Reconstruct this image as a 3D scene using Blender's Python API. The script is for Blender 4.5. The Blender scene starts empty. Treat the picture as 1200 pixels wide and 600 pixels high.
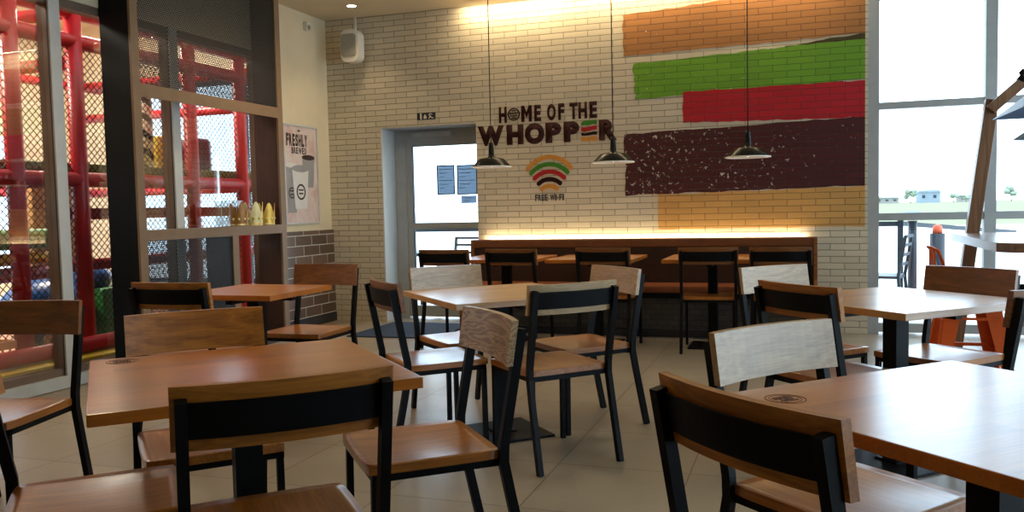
import bpy, bmesh, math, random
from mathutils import Vector, Matrix
random.seed(7)
PI = math.pi
SC = bpy.context.scene
COL = SC.collection
R = math.radians

# ------------------------------------------------------------------ materials
def srgb(r, g, b):
    f = lambda c: c / 12.92 if c <= .04045 else ((c + .055) / 1.055) ** 2.4
    return (f(r / 255), f(g / 255), f(b / 255), 1)

class NT:
    def __init__(s, name):
        s.m = bpy.data.materials.new(name); s.m.use_nodes = True
        s.t = s.m.node_tree; s.t.nodes.clear()
        s.out = s.n('ShaderNodeOutputMaterial')
    def n(s, typ, **kw):
        x = s.t.nodes.new(typ)
        for k, v in kw.items():
            setattr(x, k, v)
        return x
    def l(s, a, b):
        s.t.links.new(a, b)
    def pbsdf(s, rough=.5, metal=0., spec=.5, coat=0., coat_rough=.1):
        p = s.n('ShaderNodeBsdfPrincipled')
        p.inputs['Roughness'].default_value = rough
        p.inputs['Metallic'].default_value = metal
        p.inputs['Specular IOR Level'].default_value = spec
        p.inputs['Coat Weight'].default_value = coat
        p.inputs['Coat Roughness'].default_value = coat_rough
        s.l(p.outputs[0], s.out.inputs[0])
        return p
    def math(s, op, a, b=None, c=None):
        x = s.n('ShaderNodeMath', operation=op)
        for i, v in enumerate((a, b, c)):
            if v is None: continue
            if isinstance(v, (int, float)): x.inputs[i].default_value = v
            else: s.l(v, x.inputs[i])
        return x.outputs[0]
    def mix(s, fac, a, b):
        x = s.n('ShaderNodeMix', data_type='RGBA')
        for i, v in ((0, fac), (6, a), (7, b)):
            if isinstance(v, (int, float)): x.inputs[i].default_value = v
            elif isinstance(v, tuple): x.inputs[i].default_value = v
            else: s.l(v, x.inputs[i])
        return x.outputs[2]
    def noise(s, vec, scale, detail=4, rough=.6, dist=0.):
        x = s.n('ShaderNodeTexNoise')
        x.inputs['Scale'].default_value = scale; x.inputs['Detail'].default_value = detail
        x.inputs['Roughness'].default_value = rough; x.inputs['Distortion'].default_value = dist
        if vec is not None: s.l(vec, x.inputs['Vector'])
        return x.outputs[0]
    def ramp(s, fac, stops):
        x = s.n('ShaderNodeValToRGB'); s.l(fac, x.inputs[0])
        e = x.color_ramp.elements
        while len(e) < len(stops): e.new(.5)
        for i, (p, c) in enumerate(stops):
            e[i].position = p; e[i].color = c if isinstance(c, tuple) else (c, c, c, 1)
        return x.outputs[0]
    def bump(s, h, strength, dist, p):
        x = s.n('ShaderNodeBump'); x.inputs['Strength'].default_value = strength
        x.inputs['Distance'].default_value = dist
        s.l(h, x.inputs['Height']); s.l(x.outputs[0], p.inputs['Normal'])

def plain(name, col, rough=.5, metal=0., spec=.5, var=.06, scale=8., coat=0.):
    t = NT(name); p = t.pbsdf(rough, metal, spec, coat)
    g = t.n('ShaderNodeNewGeometry')
    nz = t.noise(g.outputs['Position'], scale)
    dk = tuple(c * (1 - var * 2) for c in col[:3]) + (1,)
    lt = tuple(min(1, c * (1 + var)) for c in col[:3]) + (1,)
    t.l(t.ramp(nz, [(.3, dk), (.7, lt)]), p.inputs['Base Color'])
    return t.m

def wood(name, dark, light, rough=.38, axis=0, coat=.25, staves=0., figure=.30, rel=.08, rings_n=9., coat_r=.22):
    t = NT(name); p = t.pbsdf(rough, 0, .5, coat, coat_r)
    tc = t.n('ShaderNodeTexCoord'); oi = t.n('ShaderNodeObjectInfo')
    off = t.n('ShaderNodeCombineXYZ')
    t.l(t.math('MULTIPLY', oi.outputs['Random'], 37.), off.inputs[0])
    t.l(t.math('MULTIPLY', oi.outputs['Random'], 11.), off.inputs[1])
    add = t.n('ShaderNodeVectorMath', operation='ADD')
    t.l(tc.outputs['Object'], add.inputs[0]); t.l(off.outputs[0], add.inputs[1])
    sc = [9., 9., 9.]; sc[axis] = .8
    mp = t.n('ShaderNodeMapping'); mp.inputs['Scale'].default_value = sc
    t.l(add.outputs[0], mp.inputs['Vector'])
    big = t.noise(mp.outputs[0], 1.6, 3, .5, .6)
    rings = t.math('PINGPONG', t.math('MULTIPLY', big, rings_n), 1.)
    mp2 = t.n('ShaderNodeMapping')
    sc2 = [160., 160., 160.]; sc2[axis] = 5.
    mp2.inputs['Scale'].default_value = sc2
    t.l(add.outputs[0], mp2.inputs['Vector'])
    fine = t.noise(mp2.outputs[0], 1., 3, .6)
    f = t.math('ADD', t.math('MULTIPLY', rings, figure), t.math('MULTIPLY', fine, 1 - figure))
    if staves:
        sep = t.n('ShaderNodeSeparateXYZ'); t.l(tc.outputs['Object'], sep.inputs[0])
        row = t.math('FLOOR', t.math('MULTIPLY', sep.outputs[1], 1 / staves))
        colm = t.math('FLOOR', t.math('ADD', t.math('MULTIPLY', sep.outputs[0], 2.2), t.math('MULTIPLY', row, .37)))
        w = t.n('ShaderNodeTexWhiteNoise', noise_dimensions='2D')
        cb = t.n('ShaderNodeCombineXYZ'); t.l(row, cb.inputs[0]); t.l(colm, cb.inputs[1])
        t.l(cb.outputs[0], w.inputs['Vector'])
        f = t.math('ADD', t.math('MULTIPLY', f, .7), t.math('MULTIPLY', w.outputs[0], .35))
    c = t.ramp(f, [(.15, dark), (.75, light)])
    t.l(c, p.inputs['Base Color'])
    t.bump(fine, rel, .002, p)
    return t.m

def wall_uv(t):
    """(x, z) of the wall as a 2-D vector"""
    g = t.n('ShaderNodeNewGeometry'); s = t.n('ShaderNodeSeparateXYZ')
    t.l(g.outputs['Position'], s.inputs[0])
    c = t.n('ShaderNodeCombineXYZ')
    t.l(s.outputs[0], c.inputs[0]); t.l(s.outputs[2], c.inputs[1])
    return c.outputs[0], g, s

def brick_nodes(t, vec, w=.245, h=.0580, mortar=.0036, off=.5):
    b = t.n('ShaderNodeTexBrick'); b.offset = off
    b.inputs['Scale'].default_value = 1.; b.inputs['Brick Width'].default_value = w
    b.inputs['Row Height'].default_value = h; b.inputs['Mortar Size'].default_value = mortar
    b.inputs['Mortar Smooth'].default_value = .35; b.inputs['Bias'].default_value = 0.
    t.l(vec, b.inputs['Vector'])
    return b

def brick_paint(name, col, speck=None, speck_amt=.0, rough=.6, joint=.30):
    t = NT(name); p = t.pbsdf(rough, 0, .35)
    uv, g, s = wall_uv(t)
    dist = t.n('ShaderNodeVectorMath', operation='MULTIPLY_ADD')
    nz = t.n('ShaderNodeTexNoise'); nz.inputs['Scale'].default_value = 5.; t.l(g.outputs['Position'], nz.inputs['Vector'])
    dist.inputs[1].default_value = (.006, .006, 0); t.l(nz.outputs[1], dist.inputs[0]); t.l(uv, dist.inputs[2])
    b = brick_nodes(t, dist.outputs[0])
    lt = tuple(min(1, c * 1.08) for c in col[:3]) + (1,); dk = tuple(c * .9 for c in col[:3]) + (1,)
    jt = tuple(c * joint for c in col[:3]) + (1,)
    b.inputs['Color1'].default_value = lt; b.inputs['Color2'].default_value = dk; b.inputs['Mortar'].default_value = jt
    c = b.outputs[0]
    nn = t.noise(g.outputs['Position'], 30., 5, .7)
    c = t.mix(t.math('MULTIPLY', nn, .25), c, dk)
    if speck is not None:
        a = t.noise(g.outputs['Position'], 22., 6, .75)
        big = t.noise(g.outputs['Position'], 2.2, 2, .5)
        # wear is heavier toward the brushed left end of each stroke
        lef = t.math('MULTIPLY', t.math('ADD', s.outputs[0], 1.65), -.035)
        m = t.math('ADD', t.math('ADD', a, t.math('MULTIPLY', big, .12)), lef)
        k = t.math('GREATER_THAN', m, .71 - speck_amt)
        c = t.mix(k, c, speck)
    t.l(c, p.inputs['Base Color'])
    h = t.math('SUBTRACT', 1., b.outputs['Fac'])
    hh = t.math('ADD', h, t.math('MULTIPLY', nn, .25))
    t.bump(hh, .75, .006, p)
    return t.m

M = {}
M['honey'] = wood('honey_oak', srgb(120, 66, 16), srgb(190, 118, 40), .42, coat=.1)
M['dark_oak'] = wood('brown_oak', srgb(84, 46, 18), srgb(142, 86, 38), .42, coat=.1)
M['ash'] = wood('pale_oak', srgb(140, 112, 78), srgb(196, 164, 122), .38, figure=.2)  # lighter copy of the chair wood, window glare put into its colour
M['bold'] = wood('boldly_grained_oak', srgb(112, 82, 50), srgb(200, 166, 122), .40, figure=.5, rings_n=26.)
M['top_honey'] = wood('honey_oak_top', srgb(144, 74, 12), srgb(200, 114, 24), .28, coat=.6, staves=.07, figure=.12, rel=.012, coat_r=.20)
M['top_ash'] = wood('pale_oak_top', srgb(160, 110, 58), srgb(206, 154, 92), .28, coat=.6, staves=.07, figure=.12, rel=.012, coat_r=.20)
M['seatwood'] = wood('seat_oak', srgb(112, 60, 14), srgb(182, 110, 38), .30, axis=1, coat=.6, figure=.2, rel=.02, coat_r=.2)
M['steel'] = plain('black_powder_coated_steel', (.0045, .0045, .005, 1), .5, 0, .12, .1)
M['burn'] = plain('burnt_engraving', srgb(76, 42, 18), .6, 0, .3)
M['lampblack'] = plain('black_enamel', (.006, .007, .007, 1), .25, 0, .22, .05)
M['lampwhite'] = plain('white_enamel_inside', (.82, .80, .76, 1), .4)
M['brick'] = brick_paint('painted_brick', srgb(206, 192, 164))
M['plaster'] = plain('cream_plaster', srgb(214, 198, 164), .8, var=.03, scale=3)
M['ceil'] = plain('cream_ceiling_paint', srgb(206, 190, 160), .85, var=.02, scale=2)
M['reveal'] = plain('grey_reveal_paint', srgb(196, 198, 196), .6, var=.03, scale=3)
M['alu'] = plain('grey_aluminium', srgb(168, 171, 170), .45, .1, .5, .04)
M['alulight'] = plain('light_aluminium', srgb(196, 196, 190), .45, .1, .5, .04)
M['bronze'] = plain('bronze_aluminium', srgb(112, 92, 74), .5, .0, .5, .05)
M['gasket'] = plain('black_gasket', (.01, .01, .012, 1), .6)
M['taupe'] = plain('taupe_frame', srgb(128, 102, 76), .5, 0, .4, .05)
M['shelfwood'] = wood('dark_shelf_laminate', srgb(46, 25, 15), srgb(72, 40, 24), .5, axis=2, coat=.1)
M['endblack'] = plain('black_end_panel', (.004, .006, .007, 1), .6, 0, .15, .1)
M['vinyldark'] = plain('dark_brown_vinyl', srgb(52, 29, 17), .45, 0, .4, .10, 14)
M['vinyl'] = plain('brown_vinyl', srgb(112, 62, 28), .42, 0, .5, .10, 14)
M['vinylseat'] = plain('tan_vinyl', srgb(140, 76, 40), .42, 0, .5, .10, 14)
M['plinth'] = plain('dark_plinth', (.02, .02, .022, 1), .5)
M['red'] = plain('red_foam_sleeve', srgb(182, 18, 32), .35, 0, .5, .08, 5)
M['yellow'] = plain('yellow_foam', srgb(216, 184, 40), .5, 0, .5, .08, 5)
M['green'] = plain('green_foam', srgb(52, 132, 62), .5, 0, .5, .08, 5)
M['olive'] = plain('olive_foam', srgb(150, 140, 56), .6, 0, .5, .12, 9)
M['blue'] = plain('blue_plastic', srgb(30, 84, 150), .3, 0, .5, .08, 5)
M['paleblue'] = plain('pale_blue_plastic', srgb(150, 200, 220), .3, 0, .5, .08, 5)
M['purple'] = plain('purple_plastic', srgb(120, 40, 96), .35, 0, .5, .08, 5)
M['tan'] = plain('tan_panel', srgb(196, 150, 96), .6, 0, .5, .08, 5)
M['net'] = plain('black_netting', (.012, .012, .012, 1), .8)
M['playwall'] = plain('cream_play_wall', srgb(226, 212, 184), .8, var=.03, scale=2)
M['playfloor'] = plain('play_mat', srgb(150, 100, 70), .7, var=.08, scale=4)
M['orange'] = plain('orange_painted_metal', srgb(206, 82, 8), .45, .0, .3, .06, 6)
M['galv'] = plain('galvanised_metal', srgb(112, 136, 166), .5, .2, .4, .10, 5)
M['postwood'] = wood('weathered_post_wood', srgb(88, 58, 34), srgb(140, 98, 60), .5, axis=2)
M['hightop'] = wood('grey_brown_top', srgb(92, 60, 38), srgb(134, 92, 60), .25, coat=.4)
def mat_paper():
    t = NT('translucent_printed_paper')
    a = t.n('ShaderNodeBsdfDiffuse'); a.inputs[0].default_value = srgb(150, 172, 196)
    b = t.n('ShaderNodeBsdfTranslucent'); b.inputs[0].default_value = srgb(104, 122, 142)
    mx = t.n('ShaderNodeMixShader'); mx.inputs[0].default_value = .6
    t.l(a.outputs[0], mx.inputs[1]); t.l(b.outputs[0], mx.inputs[2]); t.l(mx.outputs[0], t.out.inputs[0])
    return t.m
M['paper'] = mat_paper()
M['darkpaper'] = plain('grey_sticker', srgb(108, 128, 138), .6, var=.03)
M['whiteplast'] = plain('white_plastic', srgb(214, 208, 192), .4, var=.03)
M['greymesh'] = plain('grey_speaker_cloth', srgb(150, 144, 132), .8, var=.1, scale=160)
M['maroon'] = plain('maroon_vinyl_lettering', srgb(46, 17, 15), .7, 0, .12, .12, 30)
M['black'] = plain('black_vinyl_lettering', (.012, .012, .012, 1), .55)
M['p_orange'] = plain('orange_vinyl', srgb(206, 140, 56), .55, 0, .35, .08, 30)
M['p_green'] = plain('green_vinyl', srgb(64, 128, 34), .55, 0, .35, .08, 30)
M['p_red'] = plain('red_vinyl', srgb(172, 26, 28), .55, 0, .35, .08, 30)
M['gold'] = plain('gold_paper', srgb(214, 172, 66), .32, .35, .5, .1, 20)
M['goldbrown'] = plain('brown_gold_paper', srgb(158, 108, 40), .4, .2, .5, .1, 20)
M['cream'] = plain('pale_gold_paper', srgb(226, 214, 150), .4, .1, .5, .08, 20)
M['posterpaper'] = None
M['cupwhite'] = plain('printed_cup_white', srgb(214, 210, 204), .5, var=.03)
M['cupgrey'] = plain('printed_cup_grey', srgb(150, 146, 144), .5, var=.05)
M['cupdark'] = plain('printed_dark_brown', srgb(52, 34, 28), .5, var=.05)
M['outsteel'] = plain('dark_blue_grey_steel', srgb(26, 34, 46), .45, 0, .5, .08)
M['bolorange'] = plain('orange_bollard_cap', srgb(232, 96, 60), .5)
M['paving'] = plain('pale_paving', srgb(208, 208, 206), .85, var=.04, scale=1.5)
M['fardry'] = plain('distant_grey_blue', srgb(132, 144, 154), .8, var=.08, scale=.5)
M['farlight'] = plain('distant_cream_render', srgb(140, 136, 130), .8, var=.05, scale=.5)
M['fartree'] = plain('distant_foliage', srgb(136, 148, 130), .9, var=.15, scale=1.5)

def glass_mat(name, tint=(1, 1, 1, 1), refl=.07, rough=.01):
    t = NT(name)
    tr = t.n('ShaderNodeBsdfTransparent'); tr.inputs[0].default_value = tint
    gl = t.n('ShaderNodeBsdfGlossy'); gl.inputs['Roughness'].default_value = rough
    lw = t.n('ShaderNodeLayerWeight'); lw.inputs[0].default_value = .35
    f = t.math('ADD', t.math('MULTIPLY', lw.outputs['Fresnel'], .5), refl * .3)
    f = t.math('MINIMUM', f, .6)
    mx = t.n('ShaderNodeMixShader'); t.l(f, mx.inputs[0]); t.l(tr.outputs[0], mx.inputs[1]); t.l(gl.outputs[0], mx.inputs[2])
    t.l(mx.outputs[0], t.out.inputs[0])
    return t.m
M['glass'] = glass_mat('window_glass', (.97, .985, .98, 1), .04)
M['acrylic'] = glass_mat('clear_acrylic', (.93, .97, 1, 1), .3)

def perf_mat(name):
    t = NT(name)
    g = t.n('ShaderNodeNewGeometry'); s = t.n('ShaderNodeSeparateXYZ'); t.l(g.outputs['Position'], s.inputs[0])
    pitch = .017
    v = t.math('MULTIPLY', s.outputs[2], 1 / (pitch * .866))
    row = t.math('FLOOR', v)
    u = t.math('ADD', t.math('MULTIPLY', s.outputs[1], 1 / pitch), t.math('MULTIPLY', row, .5))
    du = t.math('SUBTRACT', t.math('FRACT', u), .5); dv = t.math('MULTIPLY', t.math('SUBTRACT', t.math('FRACT', v), .5), .866)
    d = t.math('SQRT', t.math('ADD', t.math('MULTIPLY', du, du), t.math('MULTIPLY', dv, dv)))
    hole = t.math('LESS_THAN', d, .36)
    p = t.n('ShaderNodeBsdfPrincipled'); p.inputs['Base Color'].default_value = (.012, .014, .016, 1); p.inputs['Roughness'].default_value = .5
    tr = t.n('ShaderNodeBsdfTransparent')
    mx = t.n('ShaderNodeMixShader'); t.l(hole, mx.inputs[0]); t.l(p.outputs[0], mx.inputs[1]); t.l(tr.outputs[0], mx.inputs[2])
    t.l(mx.outputs[0], t.out.inputs[0])
    return t.m
M['perf'] = perf_mat('perforated_black_metal')

def emit(name, col, strength):
    t = NT(name); e = t.n('ShaderNodeEmission'); e.inputs[0].default_value = col; e.inputs[1].default_value = strength
    t.l(e.outputs[0], t.out.inputs[0]); return t.m
M['led'] = emit('warm_led', (1, .82, .52, 1), 60.)
M['downled'] = emit('downlight_lens', (1, .88, .68, 1), 14.)
M['bulb'] = emit('pendant_bulb', (1, .86, .64, 1), 6.)

def floor_mat():
    t = NT('beige_floor_tile'); p = t.pbsdf(.3, 0, .5)
    g = t.n('ShaderNodeNewGeometry')
    mp = t.n('ShaderNodeMapping'); mp.inputs['Rotation'].default_value = (0, 0, R(0)); mp.inputs['Location'].default_value = (.47, .48, 0)
    t.l(g.outputs['Position'], mp.inputs['Vector'])
    b = t.n('ShaderNodeTexBrick'); b.offset = 0.
    for k, v in (('Scale', 1.), ('Brick Width', .6), ('Row Height', .6), ('Mortar Size', .0028), ('Mortar Smooth', .1)):
        b.inputs[k].default_value = v
    b.inputs['Color1'].default_value = srgb(164, 150, 128); b.inputs['Color2'].default_value = srgb(152, 139, 118)
    b.inputs['Mortar'].default_value = srgb(70, 58, 46)
    t.l(mp.outputs[0], b.inputs['Vector'])
    n1 = t.noise(g.outputs['Position'], 2.5, 6, .65); n2 = t.noise(g.outputs['Position'], 40., 3, .6)
    c = t.mix(t.math('MULTIPLY', n1, .45), b.outputs[0], srgb(130, 118, 100))
    c = t.mix(t.math('MULTIPLY', n2, .15), c, srgb(110, 94, 76))
    t.l(c, p.inputs['Base Color'])
    t.l(t.math('ADD', .22, t.math('MULTIPLY', n1, .2)), p.inputs['Roughness'])
    t.bump(t.math('SUBTRACT', 1., b.outputs['Fac']), .3, .002, p)
    return t.m
M['floor'] = floor_mat()

def tile_mat(name, vec_axes, c1, c2, mortar, w, h, ms=.005):
    t = NT(name); p = t.pbsdf(.3, 0, .5)
    g = t.n('ShaderNodeNewGeometry'); s = t.n('ShaderNodeSeparateXYZ'); t.l(g.outputs['Position'], s.inputs[0])
    c = t.n('ShaderNodeCombineXYZ'); t.l(s.outputs[vec_axes[0]], c.inputs[0]); t.l(s.outputs[vec_axes[1]], c.inputs[1])
    b = brick_nodes(t, c.outputs[0], w, h, ms)
    b.inputs['Color1'].default_value = c1; b.inputs['Color2'].default_value = c2; b.inputs['Mortar'].default_value = mortar
    n = t.noise(g.outputs['Position'], 12., 5)
    t.l(t.mix(t.math('MULTIPLY', n, .3), b.outputs[0], c2), p.inputs['Base Color'])
    t.bump(t.math('SUBTRACT', 1., b.outputs['Fac']), .6, .004, p)
    return t.m
M['dado'] = tile_mat('brown_wall_tile', (1, 2), srgb(112, 88, 72), srgb(84, 66, 54), srgb(206, 200, 190), .30, .106)
M['benchtile'] = tile_mat('grey_bench_tile', (0, 2), srgb(86, 82, 76), srgb(66, 62, 58), srgb(40, 38, 36), .10, .05, .004)

def mat_stripes():
    t = NT('brown_and_cream_stripes'); p = t.pbsdf(.5)
    tc = t.n('ShaderNodeTexCoord'); s = t.n('ShaderNodeSeparateXYZ'); t.l(tc.outputs['Object'], s.inputs[0])
    a = t.math('ARCTAN2', s.outputs[1], s.outputs[0])
    f = t.math('FRACT', t.math('ADD', t.math('MULTIPLY', s.outputs[2], 6.0), t.math('MULTIPLY', a, 1.0 / PI)))
    t.l(t.mix(t.math('GREATER_THAN', f, .6), srgb(236, 228, 210), srgb(46, 28, 26)), p.inputs['Base Color'])
    return t.m
M['stripes'] = mat_stripes()

def mat_poster():
    t = NT('pink_beige_poster_print'); p = t.pbsdf(.35)
    g = t.n('ShaderNodeNewGeometry')
    n = t.noise(g.outputs['Position'], 3.5, 5, .6)
    t.l(t.ramp(n, [(.3, srgb(196, 150, 140)), (.5, srgb(214, 196, 186)), (.7, srgb(200, 168, 160))]), p.inputs['Base Color'])
    return t.m
M['posterpaper'] = mat_poster()

def mat_rug():
    t = NT('blue_grey_entrance_mat'); p = t.pbsdf(.9, 0, .2)
    g = t.n('ShaderNodeNewGeometry')
    n = t.noise(g.outputs['Position'], 220., 3, .7)
    t.l(t.ramp(n, [(.3, srgb(30, 36, 50)), (.7, srgb(64, 74, 94))]), p.inputs['Base Color'])
    t.bump(n, .6, .004, p)
    return t.m
M['rug'] = mat_rug()

def mat_grass():
    t = NT('dry_yellow_green_grass'); p = t.pbsdf(.95, 0, .1)
    g = t.n('ShaderNodeNewGeometry')
    n = t.noise(g.outputs['Position'], .25, 6, .65)
    t.l(t.ramp(n, [(.3, srgb(118, 122, 88)), (.55, srgb(128, 128, 98)), (.75, srgb(136, 132, 110))]), p.inputs['Base Color'])
    return t.m
M['grass'] = mat_grass()

# ------------------------------------------------------------------ mesh builder
class MB:
    def __init__(s): s.bm = bmesh.new()
    def box(s, x0, x1, y0, y1, z0, z1, bev=0., mtx=None):
        r = bmesh.ops.create_cube(s.bm, size=1.)
        vs = r['verts']
        m = Matrix.Translation(((x0 + x1) / 2, (y0 + y1) / 2, (z0 + z1) / 2)) @ Matrix.Diagonal((abs(x1 - x0), abs(y1 - y0), abs(z1 - z0), 1))
        bmesh.ops.transform(s.bm, matrix=m, verts=vs)
        if bev:
            es = list({e for v in vs for e in v.link_edges})
            q = bmesh.ops.bevel(s.bm, geom=es, offset=bev, segments=2, profile=.6, affect='EDGES')
            vs = list({v for f in q['faces'] for v in f.verts} | {v for v in vs if v.is_valid})
        if mtx is not None: bmesh.ops.transform(s.bm, matrix=mtx, verts=vs)
        return s
    def bar(s, p0, p1, w, h=None, up=(0, 0, 1), w1=None, bev=0.):
        """square bar from p0 to p1"""
        h = h or w; p0 = Vector(p0); p1 = Vector(p1); d = (p1 - p0); L = d.length; d.normalize()
        u = Vector(up)
        if abs(d.dot(u)) > .98: u = Vector((0, 1, 0))
        x = d.cross(u).normalized(); y = x.cross(d).normalized()
        m = Matrix((x, y, d)).transposed().to_4x4(); m.translation = p0
        return s.box(-w / 2, w / 2, -h / 2, h / 2, 0, L, bev, m)
    def path_bar(s, pts, w, h, side=(1, 0, 0)):
        """rectangular tube swept along points; side = width direction"""
        sd = Vector(side); pts = [Vector(p) for p in pts]; rings = []
        for i, p in enumerate(pts):
            a = pts[max(0, i - 1)]; b = pts[min(len(pts) - 1, i + 1)]
            d = (b - a).normalized(); n = d.cross(sd).normalized()
            rings.append([s.bm.verts.new(p + sd * (w / 2 * i1) + n * (h / 2 * j1)) for i1, j1 in ((-1, -1), (1, -1), (1, 1), (-1, 1))])
        for a, b in zip(rings, rings[1:]):
            for k in range(4):
                s.bm.faces.new((a[k], a[(k + 1) % 4], b[(k + 1) % 4], b[k]))
        s.bm.faces.new(rings[0][::-1]); s.bm.faces.new(rings[-1])
        return s
    def tube(s, pts, r, seg=10, r1=None):
        pts = [Vector(p) for p in pts]; rings = []; n = len(pts)
        for i, p in enumerate(pts):
            a = pts[max(0, i - 1)]; b = pts[min(n - 1, i + 1)]
            d = (b - a).normalized(); u = Vector((0, 0, 1)) if abs(d.z) < .95 else Vector((0, 1, 0))
            x = d.cross(u).normalized(); y = x.cross(d)
            rr = r if r1 is None else r + (r1 - r) * i / (n - 1)
            rings.append([s.bm.verts.new(p + (x * math.cos(2 * PI * k / seg) + y * math.sin(2 * PI * k / seg)) * rr) for k in range(seg)])
        for a, b in zip(rings, rings[1:]):
            for k in range(seg):
                f = s.bm.faces.new((a[k], a[(k + 1) % seg], b[(k + 1) % seg], b[k])); f.smooth = True
        s.bm.faces.new(rings[0][::-1]); s.bm.faces.new(rings[-1])
        return s
    def lathe(s, prof, seg=28, c=(0, 0, 0), smooth=True):
        c = Vector(c); rings = []
        for r, z in prof:
            rings.append([s.bm.verts.new(c + Vector((r * math.cos(2 * PI * k / seg), r * math.sin(2 * PI * k / seg), z))) for k in range(seg)] if r > 1e-6 else [s.bm.verts.new(c + Vector((0, 0, z)))])
        for a, b in zip(rings, rings[1:]):
            for k in range(seg):
                k2 = (k + 1) % seg
                if len(a) == 1 and len(b) == 1: continue
                if len(a) == 1: f = s.bm.faces.new((a[0], b[k2], b[k]))
                elif len(b) == 1: f = s.bm.faces.new((a[k], a[k2], b[0]))
                else: f = s.bm.faces.new((a[k], a[k2], b[k2], b[k]))
                f.smooth = smooth
        return s
    def prism(s, poly, t, o=(0, 0, 0), ux=(1, 0, 0), uy=(0, 0, 1), n=(0, -1, 0)):
        """2-D outline poly in plane (ux, uy) extruded by t along n"""
        o = Vector(o); ux = Vector(ux); uy = Vector(uy); n = Vector(n)
        a = [s.bm.verts.new(o + ux * x + uy * y) for x, y in poly]
        b = [s.bm.verts.new(o + ux * x + uy * y + n * t) for x, y in poly]
        k = len(poly)
        s.bm.faces.new(a[::-1]); s.bm.faces.new(b)
        for i in range(k): s.bm.faces.new((a[i], a[(i + 1) % k], b[(i + 1) % k], b[i]))
        return s
    def band(s, inner, outer, t, closed=False, **kw):
        """flat band between two matching outlines"""
        k = len(inner)
        for i in range(k if closed else k - 1):
            j = (i + 1) % k
            s.prism([inner[i], outer[i], outer[j], inner[j]], t, **kw)
        bmesh.ops.remove_doubles(s.bm, verts=s.bm.verts, dist=1e-5)
        return s
    def ellipsoid(s, c, r, seg=20):
        q = bmesh.ops.create_uvsphere(s.bm, u_segments=seg, v_segments=seg // 2 + 2, radius=1.)
        bmesh.ops.transform(s.bm, matrix=Matrix.Translation(c) @ Matrix.Diagonal((*r, 1)), verts=q['verts'])
        for v in q['verts']:
            for f in v.link_faces: f.smooth = True
        return s
    def add_mesh(s, me, mtx):
        b2 = bmesh.new(); b2.from_mesh(me); bmesh.ops.transform(b2, matrix=mtx, verts=b2.verts)
        tmp = bpy.data.meshes.new('tmp'); b2.to_mesh(tmp); b2.free(); s.bm.from_mesh(tmp); bpy.data.meshes.remove(tmp)
        return s
    def build(s, name, mat, parent=None, loc=None, label=None):
        bmesh.ops.recalc_face_normals(s.bm, faces=s.bm.faces)
        me = bpy.data.meshes.new(name); s.bm.to_mesh(me); s.bm.free()
        me.materials.append(mat)
        o = bpy.data.objects.new(name, me); COL.objects.link(o)
        if parent is not None: o.parent = parent
        if loc is not None: o.location = loc
        if label: o['label'] = label
        return o

def tag(o, label, cat, group=None, kind=None):
    o['label'] = label; o['category'] = cat
    if group: o['group'] = group
    if kind: o['kind'] = kind
    return o
def thing(name, loc, label, cat, group=None, rz=0.):
    o = bpy.data.objects.new(name, None); COL.objects.link(o)
    o.empty_display_size = .1
    o.location = loc; o.rotation_euler = (0, 0, rz)
    return tag(o, label, cat, group)
def structure(o, label, cat):
    return tag(o, label, cat, None, 'structure')
def copy_tree(o, parent=None):
    c = o.copy(); COL.objects.link(c)
    if parent is not None: c.parent = parent
    for ch in o.children: copy_tree(ch, c)
    return c

# ------------------------------------------------------------------ camera (fitted to the photograph)
F_PX, PITCH, ROLL, CAM_H, PSI = 987.961, .05702, .02164, 1.19264, R(19)
def make_camera():
    cam = bpy.data.cameras.new('camera'); co = bpy.data.objects.new('camera', cam); COL.objects.link(co)
    cam.sensor_width = 36.; cam.lens = 36. * F_PX / 1200.; cam.clip_start = .05; cam.clip_end = 600
    c, s = math.cos(PITCH), math.sin(PITCH)
    rz = Matrix.Rotation(PSI, 3, 'Z')
    fw = rz @ Vector((0, c, -s)); up = rz @ Vector((0, s, c)); rt = rz @ Vector((1, 0, 0))
    cr, sr = math.cos(ROLL), math.sin(ROLL)
    X = rt * cr - up * sr; Y = rt * sr + up * cr; Z = -fw
    m = Matrix((X, Y, Z)).transposed().to_4x4(); m.translation = (0, 0, CAM_H)
    co.matrix_world = m
    SC.camera = co
make_camera()

# ------------------------------------------------------------------ the room
XL, XR, YB, YF, ZC = -4.87, 3.3, 8.1, -2.2, 3.25
WT = .36
structure(MB().box(XL - .1, XR + .1, YF - .1, YB + WT, -.12, 0).build('floor', M['floor']), 'beige tiled restaurant floor', 'floor')
structure(MB().box(XL - .1, XR + .1, YF - .1, YB + WT, ZC, ZC + .12).build('ceiling', M['ceil']), 'cream painted ceiling', 'ceiling')
DX0, DX1, DZ = -4.24, -3.15, 2.07
wb = MB()
wb.box(XL, DX0, YB, YB + WT, 0, ZC).box(DX0, DX1, YB, YB + WT, DZ, ZC).box(DX1, .555, YB, YB + WT, 0, ZC)
wall_back = structure(wb.build('wall_back', M['brick']), 'white painted brick back wall', 'wall')
MB().box(DX0 - .001, DX0 + .012, YB + .004, YB + WT - .06, 0, DZ).build('door_reveal', M['reveal'], wall_back)
MB().box(DX0, DX1, YB + .004, YB + WT - .06, DZ - .012, DZ + .001).build('door_reveal', M['alu'], wall_back)
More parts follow.
